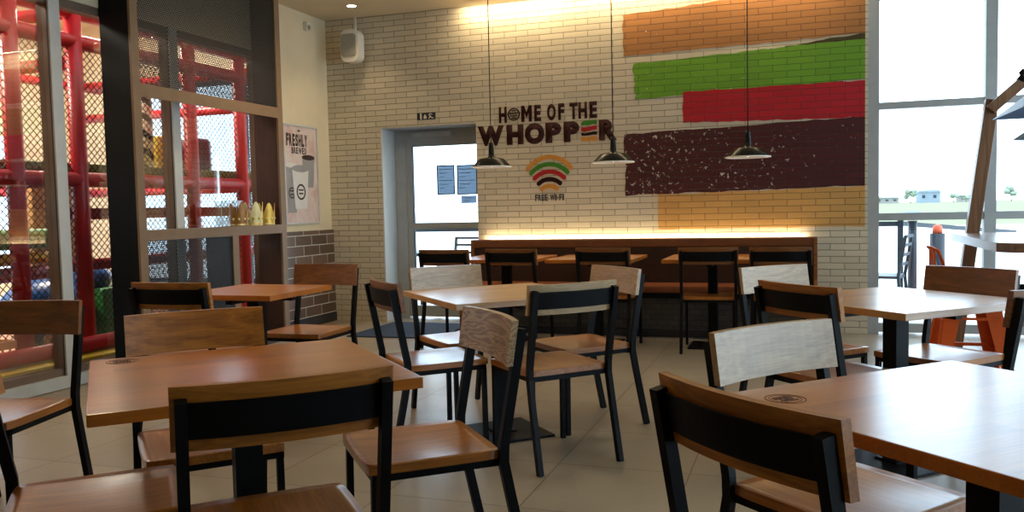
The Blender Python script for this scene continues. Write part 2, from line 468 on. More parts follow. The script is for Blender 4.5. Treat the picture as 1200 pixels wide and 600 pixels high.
# left wall: solid piece with the poster, piece near the camera, bulkhead above the windows
SILL, HEAD = .09, 2.72
wl = MB()
wl.box(XL - .12, XL, 6.93, YB + WT, 0, ZC).box(XL - .12, XL, YF, 2.2, 0, ZC).box(XL - .12, XL, 2.2, 6.93, HEAD, ZC)
wall_left = structure(wl.build('wall_left', M['plaster']), 'cream plaster side wall', 'wall')
MB().box(XL, XL + .025, 7.0, YB - .001, .10, 1.0).build('tile_panel', M['dado'], wall_left, label='brown tiled lower wall panel with pale grout')
MB().box(XL, XL + .03, 7.0, YB - .001, 0, .10).build('baseboard', M['plinth'], wall_left)
wr = MB()
wr.box(XR, XR + .12, YF, 1.2, 0, ZC).box(XR, XR + .12, 1.2, YB + WT, 3.0, ZC).box(XR, XR + .12, 1.2, YB + WT, 0, .08)
structure(wr.build('wall_right', M['plaster']), 'side wall with tall windows', 'wall')
structure(MB().box(XL - .1, XR + .1, YF - .12, YF, 0, ZC).build('wall_front', M['plaster']), 'plaster wall behind the camera', 'wall')
wt = MB().box(.555, XR + .12, YB, YB + .14, 3.0, ZC)
structure(wt.build('wall_top', M['plaster']), 'wall strip above the tall windows', 'wall')

# windows, left (to the play area)
mull = [2.24, 3.40, 4.55, 5.715, 6.88]
for i, (a, b) in enumerate(zip(mull, mull[1:])):
    w = MB()
    for y in ((a, b) if i == 0 else (b,)):
        w.box(XL - .002, XL + .014, y - .045, y + .045, SILL, HEAD)
    w.box(XL - .01, XL + .02, a, b, .005, SILL)
    f = w.build('window_%d' % (i + 1), M['alulight']); structure(f, 'tall aluminium window onto the play area', 'window')
    bz = MB()
    for y in ((a, b) if i == 0 else (b,)):
        bz.box(XL - .10, XL - .008, y - .045, y + .045, SILL, HEAD)
    bz.box(XL - .10, XL - .012, a, b, SILL - .08, SILL + .05)
    bz.box(XL - .10, XL - .012, a, b, HEAD - .06, HEAD)
    bz.build('window_frame', M['bronze'], f, label='bronze outer window frame')
    g = MB()
    for y in ((a, b) if i == 0 else (b,)):
        g.box(XL - .0085, XL - .0015, y - .049, y + .049, SILL, HEAD)
    g.build('gasket', M['gasket'], f)
    MB().box(XL - .055, XL - .049, a + .045, b - .045, SILL + .05, HEAD - .06).build('glass_pane', M['glass'], f)
# windows, back right
def back_window(n, a, b, last):
    w = MB()
    w.box(a - .045, a + .045, YB, YB + .1, .0, 3.0)
    if last: w.box(b - .045, b + .045, YB, YB + .1, 0, 3.0)
    e = b - .045
    for z0, z1 in ((.02, .10), (1.01, 1.075), (1.985, 2.045), (2.94, 3.0)):
        w.box(a + .045, e, YB + .01, YB + .09, z0, z1)
    f = w.build('window_%d' % n, M['alu']); structure(f, 'tall grey aluminium window onto the terrace', 'window')
    for z0, z1 in ((.10, 1.01), (1.075, 1.985), (2.045, 2.94)):
        MB().box(a + .045, e, YB + .047, YB + .053, z0, z1).build('glass_pane', M['glass'], f)
for k, (a, b) in enumerate(((.60, 1.515), (1.515, 2.43), (2.43, 3.25))):
    back_window(5 + k, a, b, k == 2)
# windows, right side
ys = [1.25, 2.6, 3.95, 5.3, 6.65, 8.0]
for k, (a, b) in enumerate(zip(ys, ys[1:])):
    w = MB()
    w.box(XR, XR + .1, a - .045, a + .045, .08, 3.0)
    if k == 4: w.box(XR, XR + .1, b - .045, b + .045, .08, 3.0)
    for z0, z1 in ((.08, .14), (2.0, 2.06), (2.94, 3.0)):
        w.box(XR + .01, XR + .09, a + .045, b - .045, z0, z1)
    f = w.build('window_%d' % (8 + k), M['alu']); structure(f, 'tall side window', 'window')
    for z0, z1 in ((.14, 2.0), (2.06, 2.94)):
        MB().box(XR + .047, XR + .053, a + .045, b - .045, z0, z1).build('glass_pane', M['glass'], f)

# door
DY = YB + WT - .06
d = MB()
d.box(DX0, -4.10, DY, DY + .08, 0, DZ).box(-4.10, DX1, DY, DY + .08, 1.96, DZ)
door = structure(d.build('door_1', M['alu']), 'grey aluminium glazed exit door in the back wall', 'door')
lf = MB()
lf.box(-4.10, -4.035, DY + .012, DY + .065, .02, 1.96).box(-3.215, DX1, DY + .012, DY + .065, .02, 1.96)
for z0, z1 in ((.02, .14), (.985, 1.05), (1.88, 1.96)):
    lf.box(-4.035, -3.215, DY + .014, DY + .063, z0, z1)
leaf = lf.build('door_leaf', M['alu'], door)
MB().box(-4.035, -4.028, DY + .02, DY + .06, .14, 1.88).build('gasket', M['gasket'], leaf)
for z0, z1 in ((.14, .985), (1.05, 1.88)):
    MB().box(-4.028, -3.215, DY + .035, DY + .041, z0, z1).build('glass_pane', M['glass'], leaf)
MB().box(-4.0, -3.55, DY - .045, DY + .0, 1.975, 2.035, .008).build('door_closer', M['alu'], door)

def notice(x0, x1, z0, z1, label, framed):
    t = thing('door_notice', ((x0 + x1) / 2, DY + .034, z0), label, 'notice', 'notices on the glass door')
    w = (x1 - x0) / 2; h = z1 - z0
    sh = MB(); sh.bm.faces.new([sh.bm.verts.new(v) for v in ((-w, -.003, 0), (w, -.003, 0), (w, -.003, h), (-w, -.003, h))])
    sh.build('sheet', M['paper'], t)
    if framed:
        e = .012
        MB().box(-w, w, -.009, -.003, 0, e).box(-w, w, -.009, -.003, h - e, h).box(-w, -w + e, -.009, -.003, 0, h).box(w - e, w, -.009, -.003, 0, h).build('frame', M['outsteel'], t)
    ln = MB()
    for k in range(6 if framed else 2):
        z = h - .05 - k * .04 if framed else h - .03 - k * .03
        ln.box(-w + .03, w - .03 - .05 * (k % 3), -.0052, -.0035, z, z + .007)
    ln.build('printed_lines', M['darkpaper'] if framed else M['paper'], t)
notice(-3.745, -3.535, 1.35, 1.67, 'left framed blue notice on the glass exit door', True)
notice(-3.510, -3.275, 1.345, 1.665, 'right framed blue notice on the glass exit door, beside the other', True)
notice(-3.468, -3.29, 1.252, 1.335, 'small grey sticker below the framed notices on the exit door', False)

# entrance mat
tag(MB().prism([(-4.10, 7.02), (-3.40, 7.06), (-3.05, 7.18), (-3.2, 7.54), (-3.2, 8.02), (-4.10, 8.02)], .012, (0, 0, 0), (1, 0, 0), (0, 1, 0), (0, 0, 1)).build('entrance_mat', M['rug']),
    'dark blue grey entrance mat on the floor before the glass door', 'mat')

# ------------------------------------------------------------------ wall graphics
def ragged(x0, x1, zl0, zl1, zr0, zr1, jl=.012, je=.006, n=26, rag_left=True):
    """painted stroke outline: rough left end, slightly wavy long edges"""
    rr = random.Random(int((x0 * 7 + zl0 * 13) * 100))
    P = []
    for k in range(n + 1):
        u = k / n; P.append((x0 + (x1 - x0) * u, zl0 + (zr0 - zl0) * u + rr.uniform(-je, je)))
    for k in range(n + 1):
        u = 1 - k / n; P.append((x0 + (x1 - x0) * u, zl1 + (zr1 - zl1) * u + rr.uniform(-je, je)))
    if rag_left:
        m = 9
        for k in range(1, m):
            u = k / m; P.append((x0 + rr.uniform(-jl, jl), zl1 + (zl0 - zl1) * u))
    return P
WHITE = srgb(206, 196, 178)
mural = thing('wall_mural', (-.5, YB, .95), 'mural of broad brushed orange, green, red and maroon stripes on white brick', 'mural')
def stroke(name, pts, mat, t=.003, label=None):
    MB().prism(pts, t, (0, 0, 0)).build(name, mat, mural, (.5, 0, -.95), label=label)
stroke('painted_stripe', ragged(-1.614, .53, 2.621, 3.008, 2.655, 3.124), brick_paint('orange_brick_paint', srgb(164, 110, 60), WHITE, -.02), label='orange brown top stripe')
stroke('painted_stripe', ragged(-.62, .53, 2.535, 2.545, 2.60, 2.66, rag_left=False), brick_paint('dark_green_brick_paint', srgb(70, 60, 22)), .0025, 'dark sliver above the green stripe')
stroke('painted_stripe', ragged(-1.513, .53, 2.205, 2.541, 2.262, 2.612, .02), brick_paint('green_brick_paint', srgb(104, 152, 36), WHITE, .02), label='leaf green stripe')
stroke('painted_stripe', ragged(-1.072, .35, 2.235, 2.278, 2.235, 2.255, rag_left=False), brick_paint('black_brick_paint', srgb(44, 14, 14)), .0025, 'thin black sliver above the red stripe')
stroke('painted_stripe', ragged(-1.056, .53, 1.957, 2.246, 1.925, 2.246, .004), brick_paint('red_brick_paint', srgb(176, 22, 34), WHITE, -.06), .0035, label='tomato red stripe')
pp = [(-1.613, 1.289)]
prp = ragged(-1.613, .53, 1.289, 1.876, 1.326, 1.932, .012)
stroke('painted_stripe', prp, brick_paint('maroon_brick_paint', srgb(72, 22, 22), WHITE, .06), label='wide dark maroon stripe with white flecks')
stroke('painted_stripe', ragged(-1.30, .53, .955, 1.288, .963, 1.318, .004), brick_paint('amber_brick_paint', srgb(202, 152, 84), WHITE, -.05), label='amber bottom stripe')

def glyph_mesh(ch, bold=.028):
    cu = bpy.data.curves.new('glyph', 'FONT'); cu.body = ch; cu.offset = bold; cu.resolution_u = 6
    o = bpy.data.objects.new('glyph', cu); COL.objects.link(o)
    dg = bpy.context.evaluated_depsgraph_get()
    me = bpy.data.meshes.new_from_object(o.evaluated_get(dg))
    bpy.data.objects.remove(o); bpy.data.curves.remove(cu)
    return me
def put_glyphs(mb, items, o, ux, uy, n, t=.004, bold=.028):
    """items: (char, x0, x1, y0, y1) in the sign plane"""
    ux = Vector(ux); uy = Vector(uy); n = Vector(n); o = Vector(o)
    for ch, x0, x1, y0, y1 in items:
        me = glyph_mesh(ch, bold)
        xs = [v.co.x for v in me.vertices]; zs = [v.co.y for v in me.vertices]
        b2 = bmesh.new(); b2.from_mesh(me); bpy.data.meshes.remove(me)
        sx = (x1 - x0) / (max(xs) - min(xs)); sy = (y1 - y0) / (max(zs) - min(zs))
        for v in b2.verts:
            a = x0 + (v.co.x - min(xs)) * sx; b = y0 + (v.co.y - min(zs)) * sy
            v.co = o + ux * a + uy * b
        r = bmesh.ops.extrude_face_region(b2, geom=list(b2.faces))
        bmesh.ops.translate(b2, vec=n * t, verts=[v for v in r['geom'] if isinstance(v, bmesh.types.BMVert)])
        tmp = bpy.data.meshes.new('t'); b2.to_mesh(tmp); b2.free(); mb.bm.from_mesh(tmp); bpy.data.meshes.remove(tmp)
    return mb
def text_line(txt, x0, x1, y0, y1, ratio=None, gap=.18):
    """evenly advance letters into a box; ratio gives relative widths"""
    rel = {'I': .42, ' ': .45, '-': .5, 'M': 1.25, 'W': 1.35, '!': .4}
    ws = [rel.get(c, .85) for c in txt]
    tot = sum(ws) + gap * (len(txt) - 1); k = (x1 - x0) / tot; x = x0; out = []
    for c, w in zip(txt, ws):
        if c == '-': out.append((c, x, x + w * k, y0 + (y1 - y0) * .4, y0 + (y1 - y0) * .56))
        elif c != ' ': out.append((c, x, x + w * k, y0, y1))
        x += (w + gap) * k
    return out
slog = thing('wall_lettering', (-2.4, YB, 1.82), 'dark maroon two line slogan lettering on the white brick wall above the bench', 'sign')
WO = (2.4, 0, -1.82)
W_ = dict(o=(0, 0, 0), ux=(1, 0, 0), uy=(0, 0, 1), n=(0, -1, 0))
a, b = 2.05, 2.212
for it in [('H', -2.895, -2.812, a, b), ('E', -2.52, -2.453, a, b), ('O', -2.387, -2.299, a, b), ('F', -2.273, -2.211, a, b),
           ('T', -2.157, -2.075, a, b), ('H', -2.067, -1.981, a, b), ('E', -1.955, -1.881, a, b)]:
    put_glyphs(MB(), [it], bold=.05, **W_).build('letter', M['maroon'], slog, WO)
m0, m1, st_ = -2.658, -2.546, .034; mc = (m0 + m1) / 2
MB().prism([(m0, a), (m0 + st_, a), (m0 + st_, b - .07), (mc, a + .035), (m1 - st_, b - .07), (m1 - st_, a), (m1, a), (m1, b), (m1 - st_ * .95, b), (mc, a + .095), (m0 + st_ * .95, b), (m0, b)], .004).build('letter', M['maroon'], slog, WO)
a, b = 1.828, 2.03
for it in [('W', -3.13, -2.846, a, b), ('H', -2.816, -2.638, a, b), ('O', -2.625, -2.42, a - .004, b + .004), ('P', -2.408, -2.245, a, b), ('P', -2.221, -2.062, a, b), ('R', -1.865, -1.688, a, b)]:
    put_glyphs(MB(), [it], bold=.075, **W_).build('letter', M['maroon'], slog, WO)
def arc_band(cx, cz, r0, r1, a0, a1, n=20):
    i = [(cx + r0 * math.cos(a0 + (a1 - a0) * k / n), cz + r0 * math.sin(a0 + (a1 - a0) * k / n)) for k in range(n + 1)]
    o = [(cx + r1 * math.cos(a0 + (a1 - a0) * k / n), cz + r1 * math.sin(a0 + (a1 - a0) * k / n)) for k in range(n + 1)]
    return i, o
# round bun emblem standing for the O
em = MB(); ec = (-2.737, 2.131)
i, o = arc_band(*ec, .052, .064, 0, 2 * PI, 32); em.band(i, o, .004)
for z0, z1, hw in ((.030, .042, .028), (-.042, -.030, .028)):
    em.prism([(ec[0] - hw, ec[1] + z0), (ec[0] + hw, ec[1] + z0), (ec[0] + hw * .8, ec[1] + z1), (ec[0] - hw * .8, ec[1] + z1)], .004)
put_glyphs(em, text_line('BURGER', ec[0] - .044, ec[0] + .044, ec[1] + .002, ec[1] + .022), bold=.05, **W_)
put_glyphs(em, text_line('KING', ec[0] - .036, ec[0] + .036, ec[1] - .024, ec[1] - .003), bold=.05, **W_)
em.build('round_emblem', M['maroon'], slog, WO)
# layered burger letter E
e0, e1 = -2.042, -1.885
def layer(zs, mat):
    n = len(zs) - 1
    lo = [(e0 + (e1 - e0) * k / n, z[0]) for k, z in enumerate(zs)]; hi = [(e0 + (e1 - e0) * k / n, z[1]) for k, z in enumerate(zs)]
    MB().band(lo, hi, .004).build('burger_layer', mat, slog, WO)
layer([(1.98, 2.015), (1.985, 2.03), (1.982, 2.03), (1.992, 2.03), (1.985, 2.03)], M['p_green'])
layer([(1.925, 1.965), (1.918, 1.962), (1.930, 1.968), (1.935, 1.975), (1.94, 1.978)], M['p_red'])
layer([(1.884, 1.912), (1.882, 1.905), (1.884, 1.912), (1.890, 1.92), (1.888, 1.92)], M['maroon'])
layer([(1.83, 1.872), (1.828, 1.87), (1.83, 1.87), (1.83, 1.874), (1.83, 1.872)], M['p_orange'])
# wireless sign
wifi = thing('wireless_sign', (-2.38, YB, 1.255), 'wireless symbol of five coloured arcs with small lettering below the slogan', 'sign')
WF = (2.38, 0, -1.255)
for zt, hc, sg, mt in ((1.690, .224, .114, 'p_orange'), (1.619, .188, .085, 'p_green'), (1.545, .153, .064, 'p_red'), (1.471, .111, .044, 'maroon'), (1.402, .079, .028, 'p_orange')):
    r = (hc * hc + sg * sg) / (2 * sg); th = math.asin(min(1, hc / r)); s2 = .022
    i, o = arc_band(-2.378, zt - r, r - s2, r + s2, PI / 2 + th, PI / 2 - th, 18)
    # rounded stroke ends
    m = MB(); m.band(i, o, .004)
    for ang in (PI / 2 + th, PI / 2 - th):
        c = (-2.378 + r * math.cos(ang), zt - r + r * math.sin(ang))
        m.prism([(c[0] + s2 * math.cos(2 * PI * k / 12), c[1] + s2 * math.sin(2 * PI * k / 12)) for k in range(12)], .0038)
    m.build('arc', M[mt], wifi, WF)
put_glyphs(MB(), text_line('FREE WI-FI', -2.53, -2.23, 1.256, 1.32, gap=.14), bold=.03, **W_).build('lettering', M['black'], wifi, WF)

# exit sign
ex = thing('exit_sign', (-3.70, YB, 2.13), 'small black pictogram sign with running figure above the glass door', 'sign')
MB().box(-.104, .104, -.008, 0, 0, .072, .002).build('plate', M['black'], ex)
MB().box(-.068, -.05, -.0095, -.0075, .006, .066).build('white_bar', M['whiteplast'], ex)
MB().prism([(-.028, .010), (.006, .010), (.006, .034), (-.002, .040), (-.002, .052), (-.020, .052), (-.020, .040), (-.028, .034)], .0095).build('white_symbol', M['whiteplast'], ex)
MB().prism([(.040, .052), (.052, .054), (.072, .047), (.074, .053), (.056, .062), (.044, .064), (.034, .056), (.026, .044), (.032, .042), (.040, .050), (.038, .034), (.026, .010), (.034, .007),
            (.048, .028), (.060, .013), (.086, .011), (.086, .019), (.066, .021), (.055, .036)], .0095).build('running_figure', M['whiteplast'], ex)
# loudspeaker and sensor
sp = thing('wall_speaker', (-4.475, YB, 2.76), 'white loudspeaker with grey front high on the brick wall in the corner', 'speaker')
def rrect(w, h, r, n=5):
    P = []
    for cx, cy, a0 in ((w - r, h - r, 0), (-w + r, h - r, PI / 2), (-w + r, -h + r, PI), (w - r, -h + r, 1.5 * PI)):
        for k in range(n + 1):
            P.append((cx + r * math.cos(a0 + PI / 2 * k / n), cy + r * math.sin(a0 + PI / 2 * k / n)))
    return P
spr = Matrix.Rotation(R(-10), 4, 'X')
m = MB(); m.prism(rrect(.104, .168, .07), .13, (0, -.06, .165)); m.build('cabinet', M['whiteplast'], sp)
m = MB(); m.prism(rrect(.086, .118, .035), .012, (-.008, -.185, .170)); m.build('grille', M['greymesh'], sp)
MB().box(-.03, .03, -.08, 0, .14, .20, .005).build('bracket', M['whiteplast'], sp)
MB().bar((0, -.05, .30), (0, -.05, .487), .02).build('hanger_rod', M['whiteplast'], sp)
ps = thing('wall_sensor', (XL, 7.70, 3.07), 'small white motion sensor high on the cream wall', 'sensor')
MB().box(0, .05, -.035, .035, 0, .09, .012).build('housing', M['whiteplast'], ps)
MB().ellipsoid((.052, 0, .03), (.012, .024, .026), 14).build('lens', M['greymesh'], ps)

# poster
po = thing('poster', (XL, 7.535, 1.09), 'framed coffee poster with paper cups on the cream wall beside the shelf', 'poster')
pw, ph = .295, .98
P_ = dict(ux=(0, 1, 0), uy=(0, 0, 1), n=(1, 0, 0))
MB().prism([(-pw, 0), (pw, 0), (pw, ph), (-pw, ph)], .006, (0.002, 0, 0), **P_).build('print', M['posterpaper'], po)
fr = MB(); e = .014
for y0, y1, z0, z1 in ((-pw - e, pw + e, -e, 0), (-pw - e, pw + e, ph, ph + e), (-pw - e, -pw, 0, ph), (pw, pw + e, 0, ph)):
    fr.box(0.001, .018, y0, y1, z0, z1)
fr.build('frame', M['alulight'], po)
PX = .0085
put_glyphs(MB(), text_line('FRESHLY', -.26, .12, .775, .90), (PX, 0, 0), bold=.05, t=.0012, **P_).build('lettering', M['cupdark'], po)
put_glyphs(MB(), text_line('BREWED', -.17, .10, .70, .765), (PX, 0, 0), bold=.03, t=.0012, **P_).build('lettering', M['cupdark'], po)
tm = MB(); tm.prism([(-.05, .945), (-.01, .945), (-.005, .925), (-.055, .925)], .0012, (PX, 0, 0), **P_); tm.build('mark', M['cupdark'], po)
def cup(y, z, w, h, mt, lid, x, ring):
    m = MB(); m.prism([(y - w * .72, z), (y + w * .72, z), (y + w, z + h), (y - w, z + h)], .0012, (x, 0, 0), **P_)
    c = m.build('printed_cup', M[mt], po)
    l = MB(); l.prism([(y + w * 1.04 * math.cos(2 * PI * k / 20), z + h + w * .24 * math.sin(2 * PI * k / 20)) for k in range(20)], .0012, (x + .0006, 0, 0), **P_)
    l.build('printed_lid', M[lid], c)
    if ring:
        r = MB(); ii, oo = arc_band(y, z + h * .42, w * .42, w * .55, 0, 2 * PI, 24); r.band(ii, oo, .0012, o=(x + .0012, 0, 0), **P_)
        r.prism([(y - w * .3, z + h * .42 + .012), (y + w * .3, z + h * .42 + .012), (y + w * .3, z + h * .42 + .028), (y - w * .3, z + h * .42 + .028)], .0012, (x + .0012, 0, 0), **P_)
        r.prism([(y - w * .26, z + h * .42 - .024), (y + w * .26, z + h * .42 - .024), (y + w * .26, z + h * .42 - .008), (y - w * .26, z + h * .42 - .008)], .0012, (x + .0012, 0, 0), **P_)
        r.build('printed_emblem', M['cupdark'], c)
cup(.13, .36, .115, .31, 'cupgrey', 'cupdark', PX, False)
cup(-.19, .10, .105, .48, 'cupgrey', 'cupwhite', PX, True)
cup(-.03, .14, .150, .41, 'cupwhite', 'cupgrey', PX + .0035, True)

# ------------------------------------------------------------------ dining chairs
WB, WT_ = .232, .022
def board_mesh(z0, z1, yt, yb, w, th, curve=.03, nx=14):
    """curved back board: front face towards +y"""
    mb = MB(); bm = mb.bm; rings = []
    prof = [(0, 0, .004), (0, 1, -.004), (1, 1, -.004), (1, 0, .004)]
    for k in range(nx + 1):
        x = -w + 2 * w * k / nx; cy = -curve * (1 - (x / w) ** 2)
        row = []
        for back, top, dz in prof:
            z = z1 if top else z0; y = (yt if top else yb) + cy - (th if back else 0)
            row.append(bm.verts.new((x, y, z)))
        rings.append(row)
    for a, b in zip(rings, rings[1:]):
        for k in range(4): bm.faces.new((a[k], a[(k + 1) % 4], b[(k + 1) % 4], b[k]))
    bm.faces.new(rings[0][::-1]); bm.faces.new(rings[-1])
    es = [e for e in bm.edges if len(e.link_faces) == 2 and e.calc_face_angle(0) > .8]
    bmesh.ops.bevel(bm, geom=es, offset=.0035, segments=2, profile=.5, affect='EDGES')
    return mb
def seat_mesh(wr_, wf_, y0, y1, z, th, dish=.009, n=14):
    mb = MB(); bm = mb.bm; T = []; B = []
    for j in range(n + 1):
        v = -1 + 2 * j / n; rt = []; rb = []
        for i in range(n + 1):
            u = -1 + 2 * i / n
            # rounded plan corners
            k = 1 - .035 * (abs(u) ** 6) * (abs(v) ** 6)
            w = (wr_ + (wf_ - wr_) * (v + 1) / 2)
            x = u * w * k; y = (y0 + y1) / 2 + v * (y1 - y0) / 2 * k
            d = dish * max(0, 1 - abs(u) ** 2.6) * max(0, 1 - abs(v) ** 2.6)
            rt.append(bm.verts.new((x, y, z - d))); rb.append(bm.verts.new((x, y, z - th)))
        T.append(rt); B.append(rb)
    for j in range(n):
        for i in range(n):
            f = bm.faces.new((T[j][i], T[j][i + 1], T[j + 1][i + 1], T[j + 1][i])); f.smooth = True
            bm.faces.new((B[j][i], B[j + 1][i], B[j + 1][i + 1], B[j][i + 1]))
    for i in range(n):
        bm.faces.new((T[0][i], B[0][i], B[0][i + 1], T[0][i + 1])); bm.faces.new((T[n][i], T[n][i + 1], B[n][i + 1], B[n][i]))
        bm.faces.new((T[i][0], T[i + 1][0], B[i + 1][0], B[i][0])); bm.faces.new((T[i][n], B[i][n], B[i + 1][n], T[i + 1][n]))
    return mb
def make_chair(boardmat, seatmat):
    t = thing('dining_chair', (0, 0, 0), '', 'chair', 'wooden dining chairs with black steel frames')
    board_mesh(.711, .849, -.240, -.218, WB, WT_).build('backrest', boardmat, t)
    # steel band behind the board
    board_mesh(.738, .815, -.2412, -.2290, .198, .007, .024).build('back_plate', M['steel'], t).location = (0, -.0265, 0)
    seat_mesh(.212, .212, -.205, .212, .452, .026).build('seat', seatmat, t)
    fr = MB(); z0, z1 = .402, .426
    fr.box(-.205, -.183, -.20, .195, z0, z1).box(.183, .205, -.20, .195, z0, z1).box(-.205, .205, .173, .195, z0, z1).box(-.205, .205, -.205, -.183, z0, z1)
    fr.build('seat_frame', M['steel'], t)
    for s in (-1, 1):
        MB().path_bar([(s * .214, -.296, 0), (s * .2125, -.232, .30), (s * .211, -.210, .415), (s * .211, -.212, .47), (s * .211, -.278, .822)], .024, .030, (1, 0, 0)).build('leg', M['steel'], t)
    for s in (-1, 1):
        MB().path_bar([(s * .194, .190, 0), (s * .192, .186, .41)], .022, .022, (1, 0, 0)).build('leg', M['steel'], t)
    return t
protoH = make_chair(M['honey'], M['seatwood'])
protoA = make_chair(M['ash'], M['seatwood'])
protoD = make_chair(M['dark_oak'], M['seatwood'])
protoB = make_chair(M['bold'], M['seatwood'])
used = set()
def chair(x, y, deg, proto, label):
    if id(proto) not in used: used.add(id(proto)); c = proto
    else: c = copy_tree(proto)
    c.location = (x, y, 0); c.rotation_euler = (0, 0, R(deg)); c['label'] = label
    return c
chair(-1.208, 1.70, 43.3, protoH, 'honey wood dining chair seen from behind at the near side of the left foreground table')
chair(-1.778, 1.714, -46.8, protoH, 'dining chair at the bottom left corner, only brown seat and a black post in view')
chair(-1.868, 2.287, -134.2, protoH, 'brown dining chair facing the camera behind the left foreground table')
chair(-1.165, 2.421, 130.7, protoB, 'dining chair with boldly grained backrest and glossy seat, right side of the left foreground table')
chair(-2.98, 2.40, -165, protoD, 'brown dining chair at the left edge, facing the camera before the play area window')
chair(-1.757, 3.868, -45.9, protoD, 'dark dining chair seen obliquely from behind at the left side of the middle table')
chair(-1.853, 4.511, -132.5, protoA, 'pale backed dining chair facing the camera on the far side of the middle table')
chair(-1.165, 3.872, 46.3, protoA, 'dining chair seen from behind at the near side of the middle table, long black legs')
chair(-1.163, 4.470, 135.9, protoA, 'dining chair with plain wooden backrest at the right side of the middle table')
chair(.164, 3.903, -46.7, protoH, 'dining chair seen from behind with black back plate, left side of the right rear table')
chair(.031, 4.583, -135.4, protoA, 'silvery pale dining chair facing the camera beyond the right rear table, before the bench end')
chair(.114, 2.285, -130.5, protoA, 'large silvery pale dining chair facing the camera behind the right foreground table')
chair(.069, 1.751, -43.4, protoH, 'dining chair nearest the camera, seen from behind with wide black plate, right foreground table')
chair(.623, 4.483, 138.8, protoD, 'brown backed dining chair at the right rear table, standing before the orange stool')
chair(.715, 3.855, 45, protoD, 'dining chair cut by the right photo edge, at the right rear table')
chair(-3.075, 3.753, 2.8, protoH, 'dining chair seen from behind pushed under the small table by the shelf divider')
chair(-2.972, 4.604, -179.6, protoD, 'reddish brown dining chair facing the camera beside the brown tiled wall')
BROW = ['leftmost dining chair of the bench row, before the glass door', 'second dining chair from the left in the bench row, before the left bench end',
        'middle dining chair of the five in the row at the bench', 'fourth dining chair from the left in the bench row, its thin legs visible',
        'rightmost dining chair of the bench row, at the right end of the bench']
for (x, y, d), lb in zip(((-2.887, 6.867, -2), (-2.292, 6.927, -4.1), (-1.525, 7.019, -5), (-.718, 7.038, 4), (-.165, 7.018, 2.5)), BROW):
    chair(x, y, d, protoD, lb)

# ------------------------------------------------------------------ square tables
def make_table(size, topmat, th=.030):
    t = thing('dining_table', (0, 0, 0), '', 'table', 'square wooden dining tables')
    h = size / 2
    MB().box(-h, h, -h, h, .75 - th, .75, .003).build('tabletop', topmat, t)
    MB().box(-.038, .038, -.038, .038, .012, .70).build('pedestal', M['steel'], t)
    b = MB(); q = size * .26
    b.box(-q, q, -q, q, 0, .012, .003); b.box(-.06, .06, -.06, .06, .012, .022)
    b.build('base', M['steel'], t)
    a = MB(); r = size * .40
    a.bar((-r, 0, .705), (r, 0, .705), .04, .03).bar((0, -r, .7045), (0, r, .7045), .04, .03)
    a.build('support_arm', M['steel'], t)
    return t
def emblem(t, x, y):
    m = MB(); kw = dict(o=(0, 0, .75), ux=(1, 0, 0), uy=(0, 1, 0), n=(0, 0, 1))
    for r0, r1 in ((.0435, .0455), (.035, .0365)):
        i, o = arc_band(x, y, r0, r1, 0, 2 * PI, 36); m.band(i, o, .0006, **kw)
    for v, hw in ((.021, .020), (.014, .026), (-.014, .026), (-.021, .020)):
        m.prism([(x - hw, y + v - .0016), (x + hw, y + v - .0016), (x + hw, y + v + .0016), (x - hw, y + v + .0016)], .0006, **kw)
    put_glyphs(m, text_line('BURGER', x - .026, x + .026, y + .001, y + .010), kw['o'], kw['ux'], kw['uy'], kw['n'], .0006, .04)
    put_glyphs(m, text_line('KING', x - .018, x + .018, y - .011, y - .002), kw['o'], kw['ux'], kw['uy'], kw['n'], .0006, .04)
    m.build('engraved_emblem', M['burn'], t, label='dark burnt round emblem near the corner')
tH = make_table(.80, M['top_honey']); tH.location = (-1.515, 2.015, 0); tH.rotation_euler = (0, 0, R(45))
tag(tH, 'square honey brown table in the left foreground with soft window reflections on its top', 'table', 'square wooden dining tables')
tA = make_table(.80, M['top_ash']); tA.location = (-1.51, 4.165, 0); tA.rotation_euler = (0, 0, R(44))
tag(tA, 'square table in the middle of the room, four chairs around it', 'table', 'square wooden dining tables')
c = copy_tree(tA); c.location = (.40, 4.13, 0); c.rotation_euler = (0, 0, R(43))
tag(c, 'square table at the right rear, white glare on top, before the terrace window', 'table', 'square wooden dining tables')
c2 = copy_tree(tH); c2.location = (.385, 1.99, 0); c2.rotation_euler = (0, 0, R(45))
tag(c2, 'square right foreground table with burnt round emblem and blue white glare', 'table', 'square wooden dining tables')
emblem(c2, -.31, .285); emblem(tH, -.31, .325)
t2 = make_table(.63, M['top_honey']); t2.location = (-3.01, 4.145, 0)
tag(t2, 'small square table before the shelf divider, reddish brown top', 'table', 'square wooden dining tables')
c = copy_tree(t2); c.location = (-3.03, 1.99, 0)
tag(c, 'table at the left photo edge, only one top corner in view', 'table', 'square wooden dining tables')
t3 = make_table(.74, M['top_honey'])
for k, (x, lb) in enumerate(((-2.52, 'leftmost table of the bench row, at the left end of the bench'),
              (-1.68, 'middle table of the bench row, its right end showing beside the middle chair'), (-.70, 'rightmost table of the bench row, below the right pendant lamp'))):
    c = t3 if k == 0 else copy_tree(t3)
    c.location = (x, 7.165, 0); tag(c, lb, 'table', 'square wooden dining tables')

